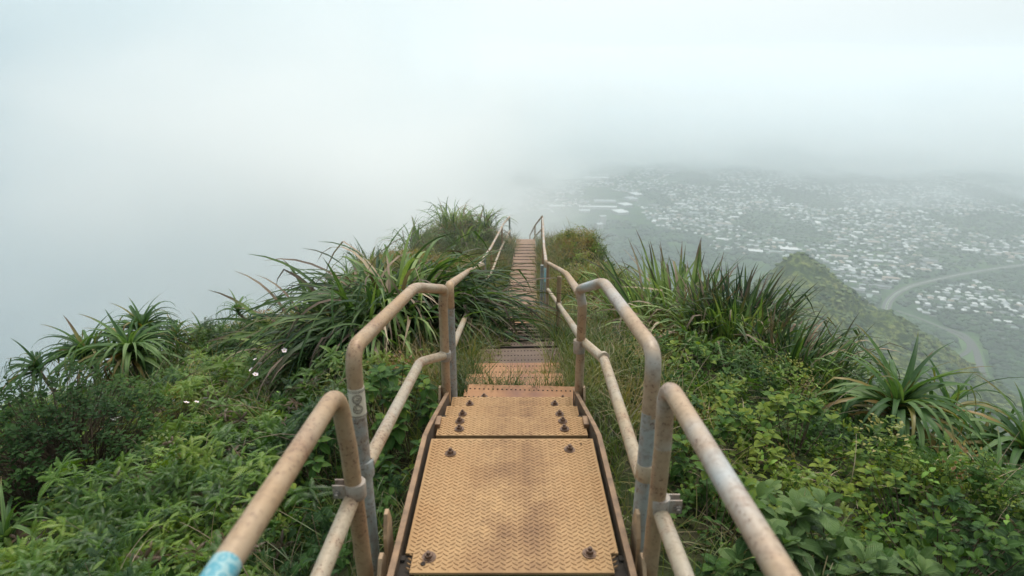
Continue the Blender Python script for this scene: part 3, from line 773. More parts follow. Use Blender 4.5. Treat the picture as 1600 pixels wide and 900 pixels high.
def ear_clamp(root, c, sx, tilt=0):
    """wrap clamp: band round the post with two ears and a bolt through them"""
    c = Vector(c); cl = collar(root, c, (0, 0, 1), .034, PR*1.22, name='clamp')
    g = MB()
    for dy in (-.009, .010): g.box((sx*.030, dy, 0), (.026, .003, .030))
    ears = g.build('clamp_ear', M_clamp, cl); ears.location = c
    g = MB(); g.cyl((sx*.034, -.022, -.002), .0040, .042, 8, Matrix.Rotation(-math.pi/2, 3, 'X')); 
    g.cyl((sx*.034, -.017, -.002), .0070, .006, 6, Matrix.Rotation(-math.pi/2, 3, 'X')); g.cyl((sx*.034, .0125, -.002), .0070, .006, 6, Matrix.Rotation(-math.pi/2, 3, 'X'))
    b = g.build('bolt', M_boltgrey, cl); b.location = c
# nearest units, left and right (run up beside the camera)
cL = at(527, 611, Y=1.0); pL = at(575, 898, Y=1.0)
A1 = rail_unit('nearest left handrail, brown, with a blue tape wrap at the bottom left', [at(300, 965, Y=.46), cL, Vector((cL.x+.010, 1.0, .30))],
               [[at(549, 782, Y=.992), at(498, 905, Y=.80), at(440, 1060, Y=.62)]], [(Vector((cL.x+.010, 1.0, .302)), Vector((pL.x, 1.0, -.22)), M_pipe)])
ear_clamp(A1, at(556, 764, Y=1.0), -1)
def sleeve(root, a, b, r, name, m, n=24):
    mb = MB(); a, b = Vector(a), Vector(b); mb.tube([a, b], r, n); return mb.build(name, m, root, 40, loc=-root.location)
def tape_mat(name, a, b, sc_):
    m, t, p, o = mat(name); g = posc(t); v = N(t, 'ShaderNodeTexVoronoi', i_Scale=sc_); t.links.new(g, v.inputs['Vector'])
    n = noise(t, g, sc_*1.4, 3, .6)
    c = ramp(t, math_(t, 'ADD', v.outputs['Distance'], math_(t, 'MULTIPLY', n, .5)), [(.40, b), (.52, a), (.8, a), (.9, b)])
    t.links.new(c, p.inputs['Base Color']); p.inputs['Roughness'].default_value = .5; return m
M_tape = tape_mat('blue_patterned_tape', (.09, .30, .37), (.27, .43, .45), 110)
M_tape2 = tape_mat('faded_blue_tape', (.30, .52, .58), (.45, .60, .62), 30)
ra, rb = at(300, 965, Y=.46), cL
def along(a, b, py):   # the point of segment a-b that the photograph shows at row py
    lo, hi = 0.0, 1.0
    for _ in range(40):
        t = (lo+hi)/2; q = a.lerp(b, t)-CAM; y = 450-F*q.dot(UP)/q.dot(FW)
        if y > py: lo = t
        else: hi = t
    return a.lerp(b, lo)
sleeve(A1, along(ra, rb, 935), along(ra, rb, 882), PR*1.035, 'tape_wrap', M_tape)
cR = at(1042, 598, Y=1.0)
A2 = rail_unit('nearest right handrail, brown with worn pale blue-grey patches', [at(1262, 965, Y=.46), cR, Vector((.2915, 1.0, .30))],
               [[at(1034, 806, Y=.985), at(1072, 905, Y=.80), at(1120, 1060, Y=.62)]], [(Vector((.2915, 1.0, .302)), Vector((.286, 1.0, -.22)), M_pipe)], tm=M_pipe_pale)
ear_clamp(A2, at(1030, 787, Y=1.0), 1)
# second units: tall frames beside the landing plate
def unitB(s, top, mid, label, pm_up, pm_low, tm):
    a0, a1, a2, a3 = top
    r_ = rail_unit(label, [Vector((a0.x, a0.y, a0.z-.15)), a0, a1, a2, Vector((a3.x, a2.y, a2.z-.06))], [mid],
                   [(Vector((a0.x+.0, a0.y, a0.z-.14)), Vector((a3[0] if False else a0.x+.003*s, a0.y, -.16)), pm_low),
                    (Vector((a3.x, a2.y, a2.z-.055)), Vector((a3.x, a2.y, -.33)), M_pipe)], tm=tm)
    return r_
B1 = unitB(1, (at(550, 546, Y=1.12), at(648, 449, Y=1.8), at(694, 452, Y=2.04), at(697, 600, Y=2.04)),
           [at(574, 724, Y=1.12), at(656, 566, Y=1.84), at(695, 555, Y=2.04)], 'second left handrail frame with a cream sticker on its zinc post', M_pipe, M_zinc, M_pipe)
collar(B1, at(569, 730, Y=1.12), (0, 0, 1), .040, PR*1.28, M_zinc)
collar(B1, at(696, 556, Y=2.04), (0, 0, 1), .035)
# sticker: cream sleeve with two drawn rings
s0, s1 = at(552, 604, Y=1.12), at(557, 648, Y=1.12)
axx = Vector((s0.x-.0, 1.12, s0.z)); axx2 = Vector((s0.x, 1.12, s1.z))
x_ = at(550, 546, Y=1.12).x
axx.x = x_+.0004; axx2.x = x_+.0008
M_cream = simple('cream_sticker', (.66, .58, .46), .6, 0, .15, 60, 0); M_ink = simple('sticker_ink', (.13, .10, .08), .7, 0, .3, 60, 0)
st = sleeve(B1, axx, axx2, PR*1.03, 'sticker', M_cream)
def oncyl(u, v):   # u: sideways metres on the face towards the camera, v: metres up from the sleeve's foot
    a = math.atan2(CAM.y-1.12, CAM.x-x_)+u/PR; rr_ = PR*1.05
    return Vector((x_+.0006+math.cos(a)*rr_, 1.12+math.sin(a)*rr_, axx2.z+v))
H_ = (axx-axx2).length
pr = MB()
for cv in (.33*H_, .68*H_):
    for rad, w0 in ((.0095, .0007), (.0068, .0005)):
        pr.tube([oncyl(rad*math.cos(k*.3927), cv+rad*1.05*math.sin(k*.3927)) for k in range(17)], w0, 5)
    pr.tube([oncyl(.004*math.cos(k*.5+cv*90), cv+.004*math.sin(k*.5+cv*90)*(1-.03*k)) for k in range(9)], .0007, 5)
    pr.tube([oncyl(-.004+.001*k, cv-.003+.0013*(k % 3)) for k in range(8)], .0005, 5)
pr.tube([oncyl(-.003+.001*k, .50*H_+.0012*(-1)**k) for k in range(7)], .0006, 5)
for v in (.035*H_, .07*H_, .95*H_, .90*H_):
    pr.tube([oncyl(PR*(-1.6+.2*k), v) for k in range(17)], .0006, 5)
p_ = pr.build('sticker_print', M_ink, st)
B2 = unitB(-1, (at(1023, 549, Y=1.12), at(943, 441, Y=1.8), at(905, 452, Y=2.04), at(905, 600, Y=2.04)),
           [at(1003, 746, Y=1.12), at(944, 562, Y=1.8), at(912, 534, Y=2.05)], 'second right handrail frame with a whitish worn sloping rail', M_zinc, M_zinc, M_pipe_pale)
collar(B2, at(1009, 735, Y=1.12), (0, 0, 1), .040, PR*1.28, M_mid)
collar(B2, at(943, 558, Y=1.81), at(912, 534, Y=2.05)-at(944, 562, Y=1.8), .016, PR*1.12, M_mid)
collar(B2, at(905, 541, Y=2.04), (0, 0, 1), .05, PR*1.3)
def gz(p): return float(ridge(p.x, p.y))
# third units
c1, c2, c3 = at(702, 446, Y=2.11), at(731, 424, Y=4.0), at(755, 413, Y=6.5)
C1 = rail_unit('third left handrail, starts on a blue-grey post and runs behind the strap leaves', [Vector((c1.x, c1.y, c1.z-.09)), c1, c2, c3, Vector((c3.x+.01, c3.y, c3.z-.08))],
               [[at(703, 549, Y=2.13), at(713, 528, Y=2.7), at(738, 470, Y=4.8)]],
               [(Vector((c1.x, c1.y, c1.z-.085)), Vector((c1.x, c1.y, -.38)), M_zinc), (Vector((c3.x+.01, c3.y, c3.z-.08)), Vector((c3.x+.01, c3.y, gz(c3)-.1)), M_pipe)])
collar(C1, at(703, 552, Y=2.11), (0, 0, 1), .03, PR*1.25, M_zinc)
c1, c2, c3 = at(905, 458, Y=2.09), at(885, 428, Y=3.5), at(857, 411, Y=6.0)
pm1 = at(874, 432, Y=4.2)
C2 = rail_unit('third right handrail dropping away beyond the landing, on two brown posts', [c1, c2, at(874, 421, Y=4.2), c3, Vector((c3.x-.005, c3.y, c3.z-.08))],
               [[at(913, 536, Y=2.06), at(873, 476, Y=4.2), at(856, 452, Y=6.0)]],
               [(pm1, Vector((pm1.x, pm1.y, gz(pm1)-.1)), M_pipe), (Vector((c3.x-.005, c3.y, c3.z-.08)), Vector((c3.x-.005, c3.y, gz(c3)-.1)), M_pipe)])
collar(C2, at(873, 476, Y=4.2), (0, 0, 1), .05, PR*1.25)
# far units along the level flight
t = [at(749, 413, Y=8.9), at(767, 387, Y=10.5), at(786, 351, Y=13.3), at(796, 339, Y=14.8)]
D1 = rail_unit('fourth left handrail, pale, running to the end of the stairs in the mist', t, [[at(755, 447, Y=9.1), at(770, 421, Y=10.1), at(783, 387, Y=12.6), at(797, 360, Y=14.8)]],
               [(p, Vector((p.x+.02, p.y, gz(p)-.1)), M_zinc if i % 2 else M_pipe) for i, p in enumerate((at(767, 388, Y=10.5), at(757, 401, Y=9.6), at(784, 355, Y=13.0), at(796, 340, Y=14.8)))], r=.021, tm=M_pipe_pale)
t = [Vector((at(853, 410, Y=7.2).x, 7.2, at(853, 410, Y=7.2).z-.1)), at(853, 408, Y=7.2), at(850, 385, Y=9.4), at(848, 341, Y=14.2)]
D2 = rail_unit('fourth right handrail, whitish, with a faded blue tape on its tall post', t, [],
               [(t[0], Vector((t[0].x+.01, 7.2, gz(t[0])-.1)), M_zinc), (Vector((t[0].x-.045, 7.25, t[0].z+.05)), Vector((t[0].x-.045, 7.25, gz(t[0])-.1)), M_zinc)]
               + [(p, Vector((p.x, p.y, gz(p)-.1)), M_pipe) for p in (at(848, 341, Y=14.2), at(849, 372, Y=11))], r=.021, tm=M_pipe_pale)
sleeve(D2, at(853, 418, Y=7.2), at(853, 440, Y=7.2), .024, 'tape_wrap', M_tape2)
t = [at(847, 338, Y=14.5), at(836, 352, Y=16.5), at(828, 368, Y=18.5)]
D3 = rail_unit('farthest right handrail, faint, where the stairs drop into the mist', t, [[Vector((p.x, p.y, p.z-.32)) for p in t]],
               [(p, Vector((p.x, p.y, p.z-.9)), M_pipe) for p in t], r=.02)
# ------------------------------------------------------------------ plants: leaf shapes
def strap(length=1.0, width=.03, elev=60, droop=80, segs=8, fold=.25, twist=0, taper=2.5, base=.6, pw=1.3, kink=None):
    """arching strap leaf from the origin, rising towards +Y; V-folded, three vertices across"""
    mb = MB(); p = Vector((0, 0, 0)); vs = []; uv = []
    for i in range(segs+1):
        t = i/segs; a = R(elev)-R(droop)*t**pw
        if kink and t > kink[0]: a -= R(kink[1])
        w_ = width*min(1, base+t*4)*(1-t**taper)*.5+.0006
        d = Vector((0, math.cos(a), math.sin(a))); n = Vector((0, -math.sin(a), math.cos(a)))
        tw = twist*t; sd_ = Vector((1, 0, 0))*math.cos(tw)+n*math.sin(tw)
        for k, u in ((-1, 0), (0, .5), (1, 1)):
            vs.append(p+sd_*k*w_+n*(fold*w_*abs(k))+Vector((twist*.12*t*t, 0, 0))); uv.append((u, t))
        p = p+d*(length/segs)
    fs = []
    for i in range(segs):
        for k in (0, 1): a = i*3+k; fs.append((a, a+1, a+4, a+3))
    mb.add(vs, fs, 0, uv); return mb
def add_mb(dst, src, M, m=None):
    dst.add([M @ Vector(v) for v in src.v], src.f, 0, src.uv)
    if m is not None: dst.m[-len(src.f):] = [m]*len(src.f)
def TRS(loc, rx=0, ry=0, rz=0, s=1.0):
    return Matrix.Translation(loc) @ Matrix.Rotation(rz, 4, 'Z') @ Matrix.Rotation(ry, 4, 'Y') @ Matrix.Rotation(rx, 4, 'X') @ Matrix.Scale(s, 4)
def ovate(L=.06, W=.036, segs=5, droop=.5, fold=.28, tipp=1.0, widest=.42, edge=0):
    """broad pointed leaf along +Y"""
    mb = MB(); vs = []; uv = []; p = Vector((0, 0, 0))
    for i in range(segs+1):
        t = i/segs; a = -droop*t
        s = math.sin(math.pi*t**(math.log(.5)/math.log(widest))) if 0 < t < 1 else 0
        w_ = W/2*max(s, 0)**(.75 if tipp < 1 else .9)+.0004; d = Vector((0, math.cos(a), math.sin(a))); n = Vector((0, -math.sin(a), math.cos(a)))
        for k, u in ((-1, 0), (0, .5), (1, 1)): vs.append(p+Vector((k*w_, 0, 0))+n*(fold*w_*abs(k))); uv.append((u, t))
        p = p+d*(L/segs)
    mb.add(vs, [(i*3+k, i*3+k+1, i*3+k+4, i*3+k+3) for i in range(segs) for k in (0, 1)], 0, uv); return mb
def mk(mb, m, name='leaf'): return mb.build(name, m, link=False, smooth=True)

def fern_blade(r, L=.17, W=.055, n=17):
    """comb-like lance-shaped fern blade along +Y, drooping"""
    mb = MB(); p = Vector((0, 0, 0)); droop = r.uniform(.5, 1.4); a = r.uniform(.1, .5)
    for i in range(n):
        t = i/n; d = Vector((0, math.cos(a), math.sin(a))); nn = Vector((0, -math.sin(a), math.cos(a)))
        q = p+d*(L/n); w_ = W*(math.sin(math.pi*min(1, (t*.86+.14)))**.8)
        mb.add([p-Vector((.0008, 0, 0)), p+Vector((.0008, 0, 0)), q+Vector((.0008, 0, 0)), q-Vector((.0008, 0, 0))], [(0, 1, 2, 3)], 0, [(.5, t)]*4)
        for s in (-1, 1):
            tip = p+Vector((s*w_*.5, 0, 0))+d*(w_*.26+L/n*.3)-nn*(w_*.10*r.uniform(.4, 1.6))
            b0, b1 = p+d*(L/n*.05), p+d*(L/n*.80)
            mid = (tip*.6+(b0+b1)*.2); e_ = d*(L/n*.30)
            mb.add([b0, b1, mid+e_+nn*.001, tip, mid-e_], [(0, 1, 2, 4), (4, 2, 3)], 0, [(.3, t), (.3, t), (.2, t), (0, t), (.2, t)])
        p = q; a -= droop/n
    return mb
def fern_sprig(seed):
    r = random.Random(seed); mb = MB()
    for k in range(r.randint(2, 3)):
        az = r.uniform(0, 6.28); h = r.uniform(.04, .15); top = Vector((math.cos(az)*.05, math.sin(az)*.05, h))
        st = MB(); st.tube([(0, 0, -.15), (0, 0, 0), top], .0014, 4, caps=False); add_mb(mb, st, Matrix.Identity(4))
        fork = r.uniform(0, 6.28)
        for j in range(r.randint(3, 5)):
            b = fern_blade(r, r.uniform(.11, .20), r.uniform(.036, .058), r.randint(13, 17))
            add_mb(mb, b, TRS(top, r.uniform(-.2, .35), r.uniform(-.3, .3), fork+j*1.35+r.uniform(-.3, .3)))
    return mk(mb, L_fern_dead if seed == 99 else L_fern, 'fern')
def leafy_sprig(seed, m, L=(.045, .075), ratio=.62, n=5, h=.22, droop=(.3, .9)):
    r = random.Random(seed); mb = MB(); top = Vector((r.uniform(-.06, .06), r.uniform(-.06, .06), h))
    st = MB(); st.tube([(0, 0, -.12), (0, 0, 0), top*.5+Vector((.01, 0, 0)), top], .0018, 4, caps=False); add_mb(mb, st, Matrix.Identity(4), 1)
    for i in range(n):
        t = (i+1)/n; base = top*t; a0 = i*1.57+r.uniform(-.3, .3)
        for s in (0, math.pi):
            k = r.uniform(*L)*(1.0-.45*(t-.6) if t > .6 else 1)
            lf = ovate(k, k*ratio*r.uniform(.85, 1.15), 5, r.uniform(*droop), r.uniform(.1, .4))
            add_mb(mb, lf, TRS(base, r.uniform(-.25, .35)+(.3 if t > .9 else 0), r.uniform(-.3, .3), a0+s))
    o = mb.build('sprig', [m, M_greenstem], link=False, smooth=True); return o
def grass_tuft(seed, m, n=16, L=(.14, .34), w_=.0042, sp=.05):
    r = random.Random(seed); mb = MB()
    for i in range(n):
        e_ = r.uniform(50, 88); l = r.uniform(*L); b = strap(l, w_*r.uniform(.7, 1.3), e_, r.uniform(20, 110), 5, .2, r.uniform(-.5, .5), base=.8)
        a = r.uniform(0, 6.28); add_mb(mb, b, TRS((r.uniform(-sp, sp), r.uniform(-sp, sp), -.03), 0, 0, a))
    return mk(mb, m, 'tuft')
def bushlet(seed, m, n=70, rad=.13, L=(.018, .034)):
    r = random.Random(seed); mb = MB()
    for i in range(n):
        d = Vector((r.gauss(0, 1), r.gauss(0, 1), r.gauss(.35, .8))).normalized(); q = d*rad*r.uniform(.5, 1.05); q.z *= .8
        l = r.uniform(*L); az = math.atan2(d.y, d.x)-math.pi/2+r.uniform(-.8, .8)
        lf = ovate(l, l*.55, 2, .4, .3); add_mb(mb, lf, TRS(q, r.uniform(-.5, .9), r.uniform(-.5, .5), az))
    return mk(mb, m, 'bushlet')
lib_fern = lib_collection('fern', [fern_sprig(i) for i in range(7)])
lib_deadfern = lib_collection('dead_fern', [fern_sprig(99)])
lib_leafy = lib_collection('leafy', [leafy_sprig(i, L_leafy) for i in range(6)])
lib_grass = lib_collection('grass', [grass_tuft(i, L_grass) for i in range(6)])
lib_bush = lib_collection('bushlet', [bushlet(i, L_olive) for i in range(5)])
lib_dark = lib_collection('dark_leafy', [bushlet(40+i, L_dark, 80, .13, (.022, .042)) for i in range(4)])

def hit(px, py, h=0.0, t0=.4, t1=40):
    """where the sight line of (px, py) comes within h of the ground"""
    v = at(px, py, d=1.0)-CAM; t = t0
    while t < t1:
        p = CAM+v*t
        if p.z < float(ridge(p.x, p.y))+h: return p
        t += .01
    return CAM+v*t1

CLEAR = []
def cover(name, lib, dens, zone, label, cat, smin, smax, lift=(.0, .2), tilt=.35, seed=0, region=(-6.5, 5, .2, 17), lump=0.0):
    """scatter over the ridge top: dens per square metre near the camera, thinning with distance; zone(x, y) gives 0..1"""
    g = np.random.default_rng(seed); x0, x1, y0, y1 = region
    n = int(dens*(x1-x0)*(y1-y0)); x = g.uniform(x0, x1, n); y = g.uniform(y0, y1, n)
    d = np.hypot(x, y); pr_ = zone(x, y)*np.clip(2.6/np.maximum(d, .1), .16, 1.0)**.9
    inview = np.abs(x) < y*1.02+1.1
    # leave the stairs free
    cl = np.abs(x-cx(y)) > np.where(y < 2.2, .285, np.where(y < 5, .24, .29))
    k = (g.uniform(0, 1, n) < pr_) & inview & cl
    x, y, d = x[k], y[k], d[k]; n = len(x)
    s = g.uniform(smin, smax, n)*(1+np.clip(d-4, 0, 9)*.075)
    lf = g.uniform(lift[0], lift[1], n)+lump*np.clip(wob(x, y, 3.6, 12), -1, 1)*ss(.5, 1.1, np.abs(wxa(x, y)))
    for (qx, qy, qr) in CLEAR:
        lf = np.where(np.hypot(x-qx, y-qy) < qr, -.05, lf)
    z = ridge(x, y)+lf
    z = np.where((y < 2.15) & (np.abs(x) < .40), np.minimum(z, prof(y)-.16), z)
    rot = np.c_[g.normal(0, tilt, n), g.normal(0, tilt, n), g.uniform(0, 6.28, n)]
    scatter(name, np.c_[x, y, z], rot, np.c_[s, s, s], g.integers(0, len(lib.objects), n), lib, label, cat)
    return n
def ss(a, b, v): t = np.clip((v-a)/(b-a), 0, 1); return t*t*(3-2*t)
def nz2(x, y, s, k): return .5+.5*np.clip(wob(x, y, s, k), -1, 1)
def wxa(x, y): return x-cx(np.clip(y, 0, 20))
fern_z = lambda x, y: np.where(wxa(x, y) < 0, ss(.55, .95, -wxa(x, y))*(1-ss(5.0, 7.0, y))*(.25+.75*ss(.30, .55, nz2(x, y, 2.2, 2))), ss(.9, 1.3, x)*.12)
leafy_z = lambda x, y: np.where(wxa(x, y) > 0, ss(.50, .80, wxa(x, y))*(1-.75*ss(4.5, 7, y)), (ss(.40, .50, -wxa(x, y))*(1-ss(.8, 1.15, -wxa(x, y)))*(1-ss(3, 4, y)))*.9+.10*ss(1, 1.5, -x)*(1-ss(6, 9, y)))
grass_z = lambda x, y: (1-ss(.55, 1.15, np.abs(wxa(x, y))))*(.35+.65*ss(2.0, 2.6, y)) + .30*ss(2.5, 4, y)*(.4+1.2*ss(.45, .6, nz2(x, y, 1.3, 9))) + .28*ss(5, 8, y)
olive_z = lambda x, y: ss(.45, .8, np.abs(wxa(x, y)))*(.15*ss(1.5, 3, y)+.85*ss(4.5, 7.5, y))*(.5+.5*nz2(x, y, 1.7, 6))
dark_z = lambda x, y: ss(.45, .7, np.abs(wxa(x, y)))*(.45-.15*ss(5, 8, y))
# tufts pushing through the overgrown treads
P = []
for i in range(260):
    s = random.choice((-1, 1)); y = random.uniform(2.28, 8.0); P.append((float(cx(y))+s*random.triangular(.08, .32, .26), y, float(prof(y))-.02))
for i in range(34): P.append((random.uniform(-.22, .24), random.uniform(2.33, 2.36), -.31)); 
for i in range(16): P.append((random.uniform(-.25, .2), random.uniform(2.62, 2.68), -.42))
P = np.array(P); n = len(P); s = np.where((P[:, 1] > 2.8) & (P[:, 1] < 5.5), rng.uniform(.45, .95, n), rng.uniform(.22, .5, n))
scatter('grass_tufts', P, np.c_[rng.normal(0, .25, (n, 2)), rng.uniform(0, 6.28, n)], np.c_[s, s, s], rng.integers(0, 6, n), lib_grass, 'short grass growing through the overgrown treads', 'grass')

# ------------------------------------------------------------------ single plants
def leaf_set(name, m, specs, **k):
    return [mk(strap(1.0, w_, e_, dr, sg, fold, tw, kink=kn, **k), m, name).data for (w_, e_, dr, sg, fold, tw, kn) in specs]
def strap_specs(widths, n, elev, droop, seed, kinkp=.2):
    q = random.Random(seed)
    return [(q.uniform(*widths), q.uniform(*elev), q.uniform(*droop), 8, q.uniform(.1, .45), q.uniform(-1.2, 1.2), (q.uniform(.45, .75), q.uniform(25, 70)) if q.random() < kinkp else None) for _ in range(n)]
S_low = strap_specs((.026, .040), 10, (30, 60), (70, 130), 1)
S_mid = strap_specs((.026, .040), 8, (55, 78), (70, 150), 2)
S_up = strap_specs((.030, .046), 9, (66, 88), (10, 50), 3, .08)
SL = {(k, nm): leaf_set('leaf', m, sp) for k, sp in (('low', S_low), ('mid', S_mid), ('up', S_up)) for nm, m in (('g', L_strap), ('d', L_strap_dark), ('x', L_strap_dead))}
def add_leaf(root, me, loc, az, L, tx=0, ty=0):
    o = bpy.data.objects.new('leaf', me); o.parent = root; o.location = loc; o.rotation_euler = (tx, ty, az); o.scale = (L, L, L); col.objects.link(o); return o
def tussock(label, c, n, rad, dome, Lr, wind=(0, 0), kinds=(('low', .45), ('mid', .35), ('up', .2)), cols=(.62, .24, .14), seed=0, extra=0, group='clumps of strap-leaved plants', sx=1.0):
    q = random.Random(seed); gzz = float(ridge(c[0], c[1])); root = empty('strap_leaf_plant', (c[0], c[1], gzz-.02), 0, label, 'plant', group)
    ks, kw = zip(*kinds); exm = MB()
    for i in range(n+extra):
        r_ = math.sqrt(q.random())*rad; a = q.uniform(0, 6.283)
        loc = Vector((math.cos(a)*r_*sx, math.sin(a)*r_, dome*(1-(r_/rad)**2)+q.uniform(-.05, .03)))
        out_ = Vector((math.cos(a)*(r_/rad+.15), math.sin(a)*(r_/rad+.15)))+Vector((q.gauss(0, .45), q.gauss(0, .45)))+Vector(wind)
        az = math.atan2(out_.y, out_.x)-math.pi/2
        kd = q.choices(ks, kw)[0]; cl = q.choices('gdx', cols)[0]; me = q.choice(SL[kd, cl]); L = q.uniform(*Lr)*(1.0 if kd != 'up' else .85)
        tx, ty = q.uniform(-.15, .15), q.uniform(-.2, .2)
        if i < n: add_leaf(root, me, loc, az, L, tx, ty)
        else:
            M = TRS(loc, tx, ty, az, L); k = len(exm.v)
            vv = [M @ v.co for v in me.vertices]; uvm = [(.5, .5)]*len(vv)
            for poly in me.polygons:
                for li in poly.loop_indices: uvm[me.loops[li].vertex_index] = tuple(me.uv_layers[0].data[li].uv)
            exm.add(vv, [tuple(p.vertices) for p in me.polygons], 'gdx'.index(cl), uvm)
    if extra: tag(exm.build('leaf_mass', [L_strap, L_strap_dark, L_strap_dead], root, True), kind='stuff')
    return root
tussock('huge drooping strap-leaf clump leaning over the left handrail, with dead pinkish leaves', (-.80, 4.05), 300, .50, .30, (.55, .98), wind=(.28, -.30), kinds=(('low', .74), ('mid', .25), ('up', .01)), cols=(.60, .20, .20), seed=5, extra=460)
tussock('dark spiky upright tuft on top of the huge left clump', (-.95, 4.5), 55, .16, .20, (.28, .44), kinds=(('up', .6), ('mid', .4)), cols=(.0, .95, .05), seed=6)
tussock('strap-leaf clump drooping left of the second handrail, low behind the vines', (-1.35, 3.9), 90, .25, .22, (.5, .8), wind=(-.5, -.2), kinds=(('low', .7), ('mid', .3)), cols=(.6, .25, .15), seed=7)
tussock('tall strap-leaf clump right of the stairs, blades leaning back to the left', (1.45, 5.2), 230, .44, .18, (.75, 1.15), wind=(-.35, .25), kinds=(('up', .65), ('mid', .30), ('low', .05)), cols=(.66, .20, .14), seed=8, sx=1.2)
tussock('dense dark upright strap-leaf clump at the edge above the valley', (1.86, 4.6), 300, .36, .12, (.55, .86), wind=(.05, .2), kinds=(('up', .80), ('mid', .15), ('low', .05)), cols=(.30, .64, .06), seed=9, extra=120)
tussock('low dark strap-leaf clump falling off to the right edge of the ridge', (2.08, 3.95), 260, .34, .06, (.38, .66), wind=(.55, .1), kinds=(('up', .5), ('mid', .35), ('low', .15)), cols=(.28, .58, .14), seed=10)
tussock('pale drooping strap leaves in front of the upright clumps, right of the handrail', (1.5, 4.45), 130, .46, .20, (.45, .80), wind=(-.35, -.7), kinds=(('low', .6), ('mid', .4)), cols=(.70, .10, .20), seed=11)
tussock('small dark spiky tuft on the right skyline behind the yellow-green shrub', (1.62, 7.6), 70, .30, .10, (.45, .75), wind=(-.3, 0), kinds=(('up', .9), ('mid', .1)), cols=(.25, .7, .05), seed=12)
tussock('dark spiky tuft farther down the right skyline, next to the low heath', (1.75, 6.6), 70, .30, .10, (.45, .7), wind=(-.3, 0), kinds=(('up', .8), ('mid', .2)), cols=(.35, .6, .05), seed=13)
for i, (x, y, l) in enumerate(((-1.35, 13.4, 'tallest pale grassy clump on the misty left hump'), (-.75, 13.6, 'pale drooping grassy clump on the misty hump near the rail end'), (-2.1, 12.9, 'pale grassy clump on the left shoulder of the misty hump'), (-1.0, 12.6, 'pale drooping grassy clump in front on the misty hump'))):
    tussock(l, (x, y), 130 if i == 0 else 100, .38, .26 if i == 0 else .14, (.55, .9), kinds=(('low', .45), ('mid', .45), ('up', .1)), cols=(.8, .1, .1), seed=20+i)
tussock('grassy tuft on the left skyline below the hump', (-2.7, 11.0), 60, .3, .1, (.5, .8), kinds=(('mid', .5), ('up', .5)), cols=(.7, .2, .1), seed=26)
tussock('wispy tuft on the left skyline above the small screwpines', (-3.2, 8.4), 50, .3, .06, (.45, .75), kinds=(('mid', .4), ('up', .6)), cols=(.7, .2, .1), seed=27)

SP_a = [(q_w, e_, dr, 9, fo, tw, None) for q_w, e_, dr, fo, tw in ((.10, 74, 60, .5, .3), (.105, 60, 130, .5, -.3), (.115, 45, 125, .55, .2), (.11, 32, 110, .5, .4), (.10, 14, 95, .5, -.4), (.10, 66, 130, .5, .1), (.10, -10, 75, .5, .2), (.09, 50, 90, .5, -.2))]
SP_a = [(q_[0]*.74, q_[1], q_[2]*1.12, 9, q_[4], q_[5], (.62, 45) if i_ in (2, 7) else None) for i_, q_ in enumerate(SP_a)]
PL = leaf_set('leaf', L_pand, SP_a, taper=1.5, pw=1.1); PO = leaf_set('leaf', L_pand_old, SP_a, taper=1.5, pw=1.1)
def screwpine(label, crown, L, n, seed, lean=(0, 0), dirb=(0, 0), up=.2, mop=True, group='screwpines on the ridge', old=.06):
    mop = crown[0] < 0
    q = random.Random(seed); crown = Vector(crown); gx, gy = crown.x+lean[0], crown.y+lean[1]; gz_ = float(ridge(gx, gy))
    root = empty('screwpine', (gx, gy, gz_), 0, label, 'plant', group); top = crown-root.location; CLEAR.append((crown.x, crown.y-.1, L*.8))
    mb = MB(); mb.tube([(0, 0, -.08), (top.x*.35, top.y*.35, top.z*.5), tuple(top)], [.022, .017, .014], 8); mb.build('trunk', M_stem, root, True)
    for i in range(n):
        t = i/n; az = i*2.39996+q.uniform(-.25, .25)
        v = Vector((math.cos(az), math.sin(az)))+Vector(dirb); az = math.atan2(v.y, v.x)-math.pi/2
        if mop: k = 0 if t < .06 else q.choice((1, 5, 7)) if t < .35 else q.choice((1, 2, 2, 3)) if t < .7 else q.choice((3, 4, 6))
        else: k = 0 if t < .17 else (q.choice((5, 7, 1)) if t < .38 else q.choice((1, 2, 7)) if t < .55 else q.choice((2, 3, 3, 4)) if t < .85 else q.choice((4, 6)))
        me = (PO if (q.random() < old*(.4+1.6*t) or (old == .18 and i in (1, 3))) else PL)[k]
        add_leaf(root, me, top+Vector((0, 0, .03-.07*t)), az, L*q.uniform(.75, 1.1)*(1-.15*(t < .12)), q.uniform(-.12, .12), q.uniform(-.2, .2))
    return root
def crown_at(px, py, Y): return at(px, py, Y=Y)
screwpine('large drooping screwpine, biggest on the left slope', crown_at(205, 556, 5.0), .64, 130, 1, (.1, -.1))
screwpine('screwpine just behind and above the large left one', crown_at(225, 520, 5.6), .58, 80, 2, (0, -.2))
screwpine('screwpine left of the large one, leaves hanging to the left', crown_at(138, 560, 5.4), .62, 80, 3, (.1, -.1), (-.5, 0))
screwpine('screwpine with its head bent at the far left edge', crown_at(62, 580, 5.3), .48, 44, 4, (.15, 0), (-.9, -.2))
screwpine('small screwpine between the large one and the leggy one', crown_at(318, 530, 6.1), .46, 50, 5)
screwpine('leggy small screwpine on a bare leaning stem against the fog', crown_at(372, 488, 6.5), .38, 30, 6, (.28, -.1))
screwpine('low dusty screwpine behind the small one on the left skyline', crown_at(275, 530, 6.0), .48, 40, 7, old=.35)
screwpine('tall-standing screwpine right of the ridge with orange-brown centre spikes', crown_at(1400, 645, 3.0), .62, 84, 8, (0, .05), old=.18)
screwpine('screwpine close behind the orange-spiked one, blades against the valley', crown_at(1478, 650, 3.45), .54, 36, 9, old=.05)
